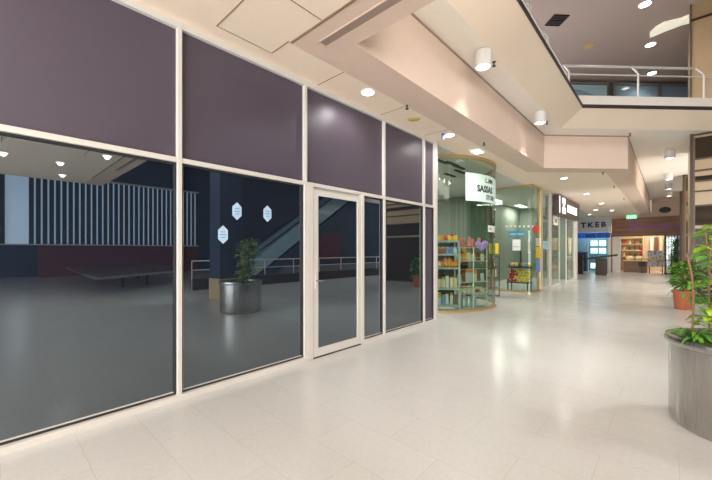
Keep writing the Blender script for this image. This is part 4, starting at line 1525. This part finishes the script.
# ------------------------------------------------------------------ planters
PX, PY, PR = 4.10, -0.465, 0.47
pe = empty('steel_planter', (PX, PY, 0), 'large round brushed steel planter at the right edge', 'planter')
B().lathe([(PR - 0.02, 0.0), (PR - 0.005, 0.02), (PR, 0.04), (PR, 0.66)], (PX, PY, 0), 72).build('body', M['steel'], pe, True)
B().lathe([(PR, 0.655), (PR + 0.022, 0.665), (PR + 0.03, 0.685), (PR + 0.022, 0.72), (PR - 0.02, 0.728), (PR - 0.10, 0.72), (PR - 0.11, 0.68)], (PX, PY, 0), 72, cap=False).build('rim', M['steel'], pe, True)
B().lathe([(0.01, 0.69), (PR - 0.1, 0.69), (PR - 0.1, 0.6)], (PX, PY, 0), 40).build('soil', M['soil'], pe)
sa = math.radians(228)
sx_, sy_ = PX + PR * math.cos(sa), PY + PR * math.sin(sa)
B().box(sx_ - 0.005, sx_ + 0.005, sy_ - 0.005, sy_ + 0.005, 0.02, 0.655).build('seam', M['bronze'], pe)


def stalk_plant(name, base, lab, stakes, leafs, mats, seed, bare=()):
    random.seed(seed)
    e = empty(name, (base[0], base[1], base[2]), lab, 'plant', 'plants in the steel planter')
    for (sx, sy, top) in list(stakes) + list(bare):
        pts = [(sx + random.uniform(-0.01, 0.01) * i, sy + random.uniform(-0.01, 0.01) * i, base[2] + (top - base[2]) * i / 4) for i in range(5)]
        B().tube(pts, 0.008, 8).build('cane', M['stem'], e, True)
    for mi, (cnt, L0, L1, w) in enumerate(leafs):
        b = B()
        for i in range(cnt):
            sx, sy, top = random.choice(stakes)
            z = base[2] + (top - base[2]) * random.uniform(0.1, 1.04)
            a = random.uniform(0, 2 * PI)
            el = random.uniform(-0.1, 0.7)
            L = random.uniform(L0, L1)
            p = Vector((sx, sy, z))
            dv = Vector((math.cos(a) * math.cos(el), math.sin(a) * math.cos(el), math.sin(el)))
            b.tube([p, p + dv * 0.05], 0.003, 4)
            b.leaf(p + dv * 0.05, dv, L, w * L, 0.45)
        b.build('foliage', M[mats[mi]], e)
    return e


stalk_plant('climbing_plant', (4.02, -0.20, 0.69), 'tall leafy plant on brown canes, left side of steel planter',
            [(4.12, -0.25, 1.60), (4.06, -0.27, 1.5)], [(50, 0.10, 0.16, 0.65), (36, 0.10, 0.15, 0.65)], ['leaf', 'leafy'], 11, [(4.03, -0.14, 1.42)])
stalk_plant('climbing_plant', (4.25, -0.38, 0.69), 'tall yellow-tipped plant on brown canes, centre of steel planter',
            [(4.24, -0.33, 1.62), (4.3, -0.46, 1.7), (4.12, -0.5, 1.6), (4.38, -0.36, 1.66)], [(90, 0.11, 0.18, 0.65), (84, 0.11, 0.17, 0.65)], ['leaf', 'leafy'], 12)
# low arching palm at the planter's rim
random.seed(5)
pl_ = empty('low_palm', (3.93, -0.20, 0.69), 'low arching green palm at the rim of steel planter', 'plant', 'plants in the steel planter')
b = B()
for i in range(44):
    a = math.radians(random.uniform(60, 300))
    b.leaf((3.98, -0.17, 0.70 + random.uniform(0, 0.05)), (math.cos(a), math.sin(a), random.uniform(0.25, 1.1)), random.uniform(0.18, 0.30), 0.032, 0.55)
b.build('foliage', M['leaf'], pl_)
# far-side arching leaf plant
random.seed(6)
p2 = empty('arching_plant', (4.35, -0.6, 0.69), 'tall arching strap leaf plant at the back of steel planter', 'plant', 'plants in the steel planter')
b = B()
for i in range(18):
    a = math.radians(random.uniform(0, 360))
    b.leaf((4.3, -0.45, 1.0 + random.uniform(0, 0.45)), (math.cos(a), math.sin(a), random.uniform(0.5, 1.4)), random.uniform(0.25, 0.38), 0.05, 0.45)
b.tube([(4.3, -0.45, 0.69), (4.3, -0.45, 1.45)], 0.014, 8)
b.build('foliage', M['leafd'], p2)

# terracotta pot plants
def pot_plant(x, y, s, lab, seed, group):
    random.seed(seed)
    e = empty('terracotta_pot', (x, y, 0), lab, 'plant pot', group)
    B().lathe([(0.16 * s, 0), (0.17 * s, 0.01), (0.205 * s, 0.40 * s), (0.225 * s, 0.40 * s), (0.23 * s, 0.46 * s), (0.20 * s, 0.47 * s), (0.19 * s, 0.42 * s)], (x, y, 0), 36, cap=False).build('pot', M['terra'], e, True)
    B().lathe([(0.01, 0.43 * s), (0.19 * s, 0.43 * s), (0.18 * s, 0.35 * s)], (x, y, 0), 24).build('soil', M['soil'], e)
    st = B()
    for k in range(9):
        a = random.uniform(0, 2 * PI)
        st.tube([(x, y, 0.43 * s), (x + 0.08 * math.cos(a), y + 0.08 * math.sin(a), 0.7 * s), (x + 0.2 * math.cos(a), y + 0.2 * math.sin(a), 1.0 * s)], 0.006, 5)
    st.build('stems', M['stem'], e)
    for mi, (mm, cnt) in enumerate((('leaf', 300), ('leafd', 150), ('leafy', 90))):
        b = B()
        for i in range(cnt):
            a = random.uniform(0, 2 * PI)
            ph = random.uniform(0.05, 1.0)
            rr = 0.27 * s * math.sin(PI * (0.15 + 0.75 * ph)) * random.uniform(0.4, 1.0)
            z = 0.50 * s + 0.66 * s * ph
            p = (x + rr * math.cos(a), y + rr * math.sin(a), z)
            b.leaf(p, (math.cos(a) + random.uniform(-0.5, 0.5), math.sin(a) + random.uniform(-0.5, 0.5), random.uniform(-0.3, 0.9)), random.uniform(0.11, 0.2), 0.07, 0.4)
        if mi == 0:
            for i in range(12):
                a = random.uniform(0, 2 * PI)
                b.leaf((x + 0.2 * s * math.cos(a), y + 0.2 * s * math.sin(a), 0.46 * s), (math.cos(a), math.sin(a), -0.6), 0.15, 0.05, 0.8)
        b.build('foliage', M[mm], e)
    return e


pot_plant(11.55, -0.27, 1.0, 'bushy green plant in terracotta pot by the lift tower', 3, None)
# large leafy plant by the far window
random.seed(9)
fp = empty('potted_fern', (26.3, -0.28, 0), 'dark leafy pot plant before the striped far window', 'plant')
B().lathe([(0.18, 0), (0.25, 0.5), (0.22, 0.5)], (26.3, -0.28, 0), 20).build('pot', M['bronze'], fp, True)
b = B()
for i in range(90):
    a = random.uniform(0, 2 * PI)
    z = random.uniform(0.6, 2.0)
    b.leaf((26.3, -0.28, z), (math.cos(a), math.sin(a), random.uniform(0, 1)), random.uniform(0.25, 0.45), 0.13, 0.5)
b.tube([(26.3, -0.28, 0.45), (26.3, -0.28, 2.0)], 0.02, 8)
b.build('foliage', M['leafd'], fp)

# ------------------------------------------------------------------ opposite side of the hall, seen mirrored in the dark glass
struct(B().box(-4, 34, -18.8, -18.6, 0, ZU), 'wall_right', M['navy'])
BW = -17.0
struct(B().box(1.8, 10.0, BW - 0.25, BW - 0.2, 0, 1.72), 'wall_under_blinds', M['maroon'])
struct(B().box(-4, 10.0, BW - 0.25, BW - 0.2, 5.4, ZU), 'wall_over_blinds', M['navy'])
wn += 1
e = empty('window_%d' % wn, (3, BW, 1.72), 'wide window with vertical blinds mirrored in the dark glass', None, None, 'structure')
B().box(-4, 9.9, BW - 0.3, BW - 0.28, 1.72, 5.4).build('pane', M['daylight'], e)
f = B()
f.box(-4, 9.95, BW - 0.02, BW + 0.05, 5.36, 5.46)
f.box(-4, 9.95, BW - 0.02, BW + 0.05, 1.70, 1.76)
f.build('window_frame', M['frame'], e)
bl = B()
x = -4.0
while x < 9.8:
    if not (0.5 < x < 1.45):
        bl.box(x, x + 0.19, BW - 0.06, BW - 0.05, 1.76, 5.36)
    x += 0.26
bl.build('blinds', M['blind'], e)
struct(B().box(10.0, 34, BW - 0.25, BW - 0.2, 0, ZU), 'wall_opposite', M['navy'])
tag(B().box(20.8, 24, BW - 0.19, BW - 0.15, 0.4, 3.1).build('red_hoarding', M['maroon']), 'dark red hoarding panel mirrored in the glass door', 'panel')
# long low table
lt = empty('display_table', (4.2, -10, 0), 'long dark glossy table mirrored in the large left window', 'table')
B().prism([(2.27, -5.8), (5.26, -8.0), (6.95, -13.5), (2.62, -15.0)], 0.53, 0.60).build('table_top', M['table'], lt)
for (x, y) in ((3.6, -8.6), (4.6, -9.2), (5.2, -12.8), (3.6, -13.4)):
    B().box(x - 0.05, x + 0.05, y - 0.05, y + 0.05, 0, 0.53).build('leg', M['black'], lt)
# column behind planter
cl = empty('mirror_pillar', (4.85, -2.75, 0), 'dark navy pillar on tan base mirrored left of the steel planter', 'pillar')
B().box(4.5, 5.2, -3.1, -2.4, 0, 0.62).build('base', M['tan'], cl, bevel=0.01)
B().box(4.52, 5.18, -3.08, -2.42, 0.62, ZU).build('shaft', M['navy'], cl)
# railing across the hall
rr = empty('hall_railing', (10, -5.6, 0), 'long steel handrail across the hall mirrored in the dark glass', 'railing')
B().tube([(5.0, -5.6, 1.05), (17, -5.6, 1.05)], 0.025, 10).build('handrail', M['railm'], rr)
B().tube([(5.0, -5.6, 0.72), (17, -5.6, 0.72)], 0.018, 10).build('mid_rail', M['railm'], rr)
for k in range(9):
    B().tube([(5.0 + 1.5 * k, -5.6, 0), (5.0 + 1.5 * k, -5.6, 1.05)], 0.02, 8).build('post', M['railm'], rr)
B().box(5.0, 17, -5.75, -5.45, 0, 0.4).build('kerb', M['bronze'], rr)
# escalator
es = empty('escalator', (15, -9.0, 0), 'escalator rising across the hall mirrored in the dark glass', 'escalator')
for yy in (-8.4, -9.6):
    b = B()
    for (xa_, za_, xb_, zb_, h) in ((9.0, 0.0, 16.5, 5.0, 0.9),):
        vs = [b.bm.verts.new(p) for p in ((xa_, yy, za_), (xb_, yy, zb_), (xb_, yy, zb_ + h), (xa_, yy, za_ + h))]
        vt = [b.bm.verts.new((v.co.x, yy - 0.04, v.co.z)) for v in vs]
        b.bm.faces.new(vs)
        b.bm.faces.new(vt[::-1])
        for k in range(4):
            b.bm.faces.new((vs[k], vt[k], vt[(k + 1) % 4], vs[(k + 1) % 4]))
    b.build('balustrade', M['upglass'], es)
    B().tube([(8.8, yy - 0.02, 0.95), (16.5, yy - 0.02, 5.95)], 0.04, 8).build('handrail', M['black'], es)
b = B()
vs = [b.bm.verts.new(p) for p in ((9.3, -8.44, 0.0), (16.7, -8.44, 4.95), (16.7, -8.44, 4.3), (10.2, -8.44, 0.0))]
vt = [b.bm.verts.new((v.co.x, -9.6, v.co.z)) for v in vs]
b.bm.faces.new(vs)
b.bm.faces.new(vt[::-1])
for k in range(4):
    b.bm.faces.new((vs[k], vt[k], vt[(k + 1) % 4], vs[(k + 1) % 4]))
b.build('truss', M['navy'], es)
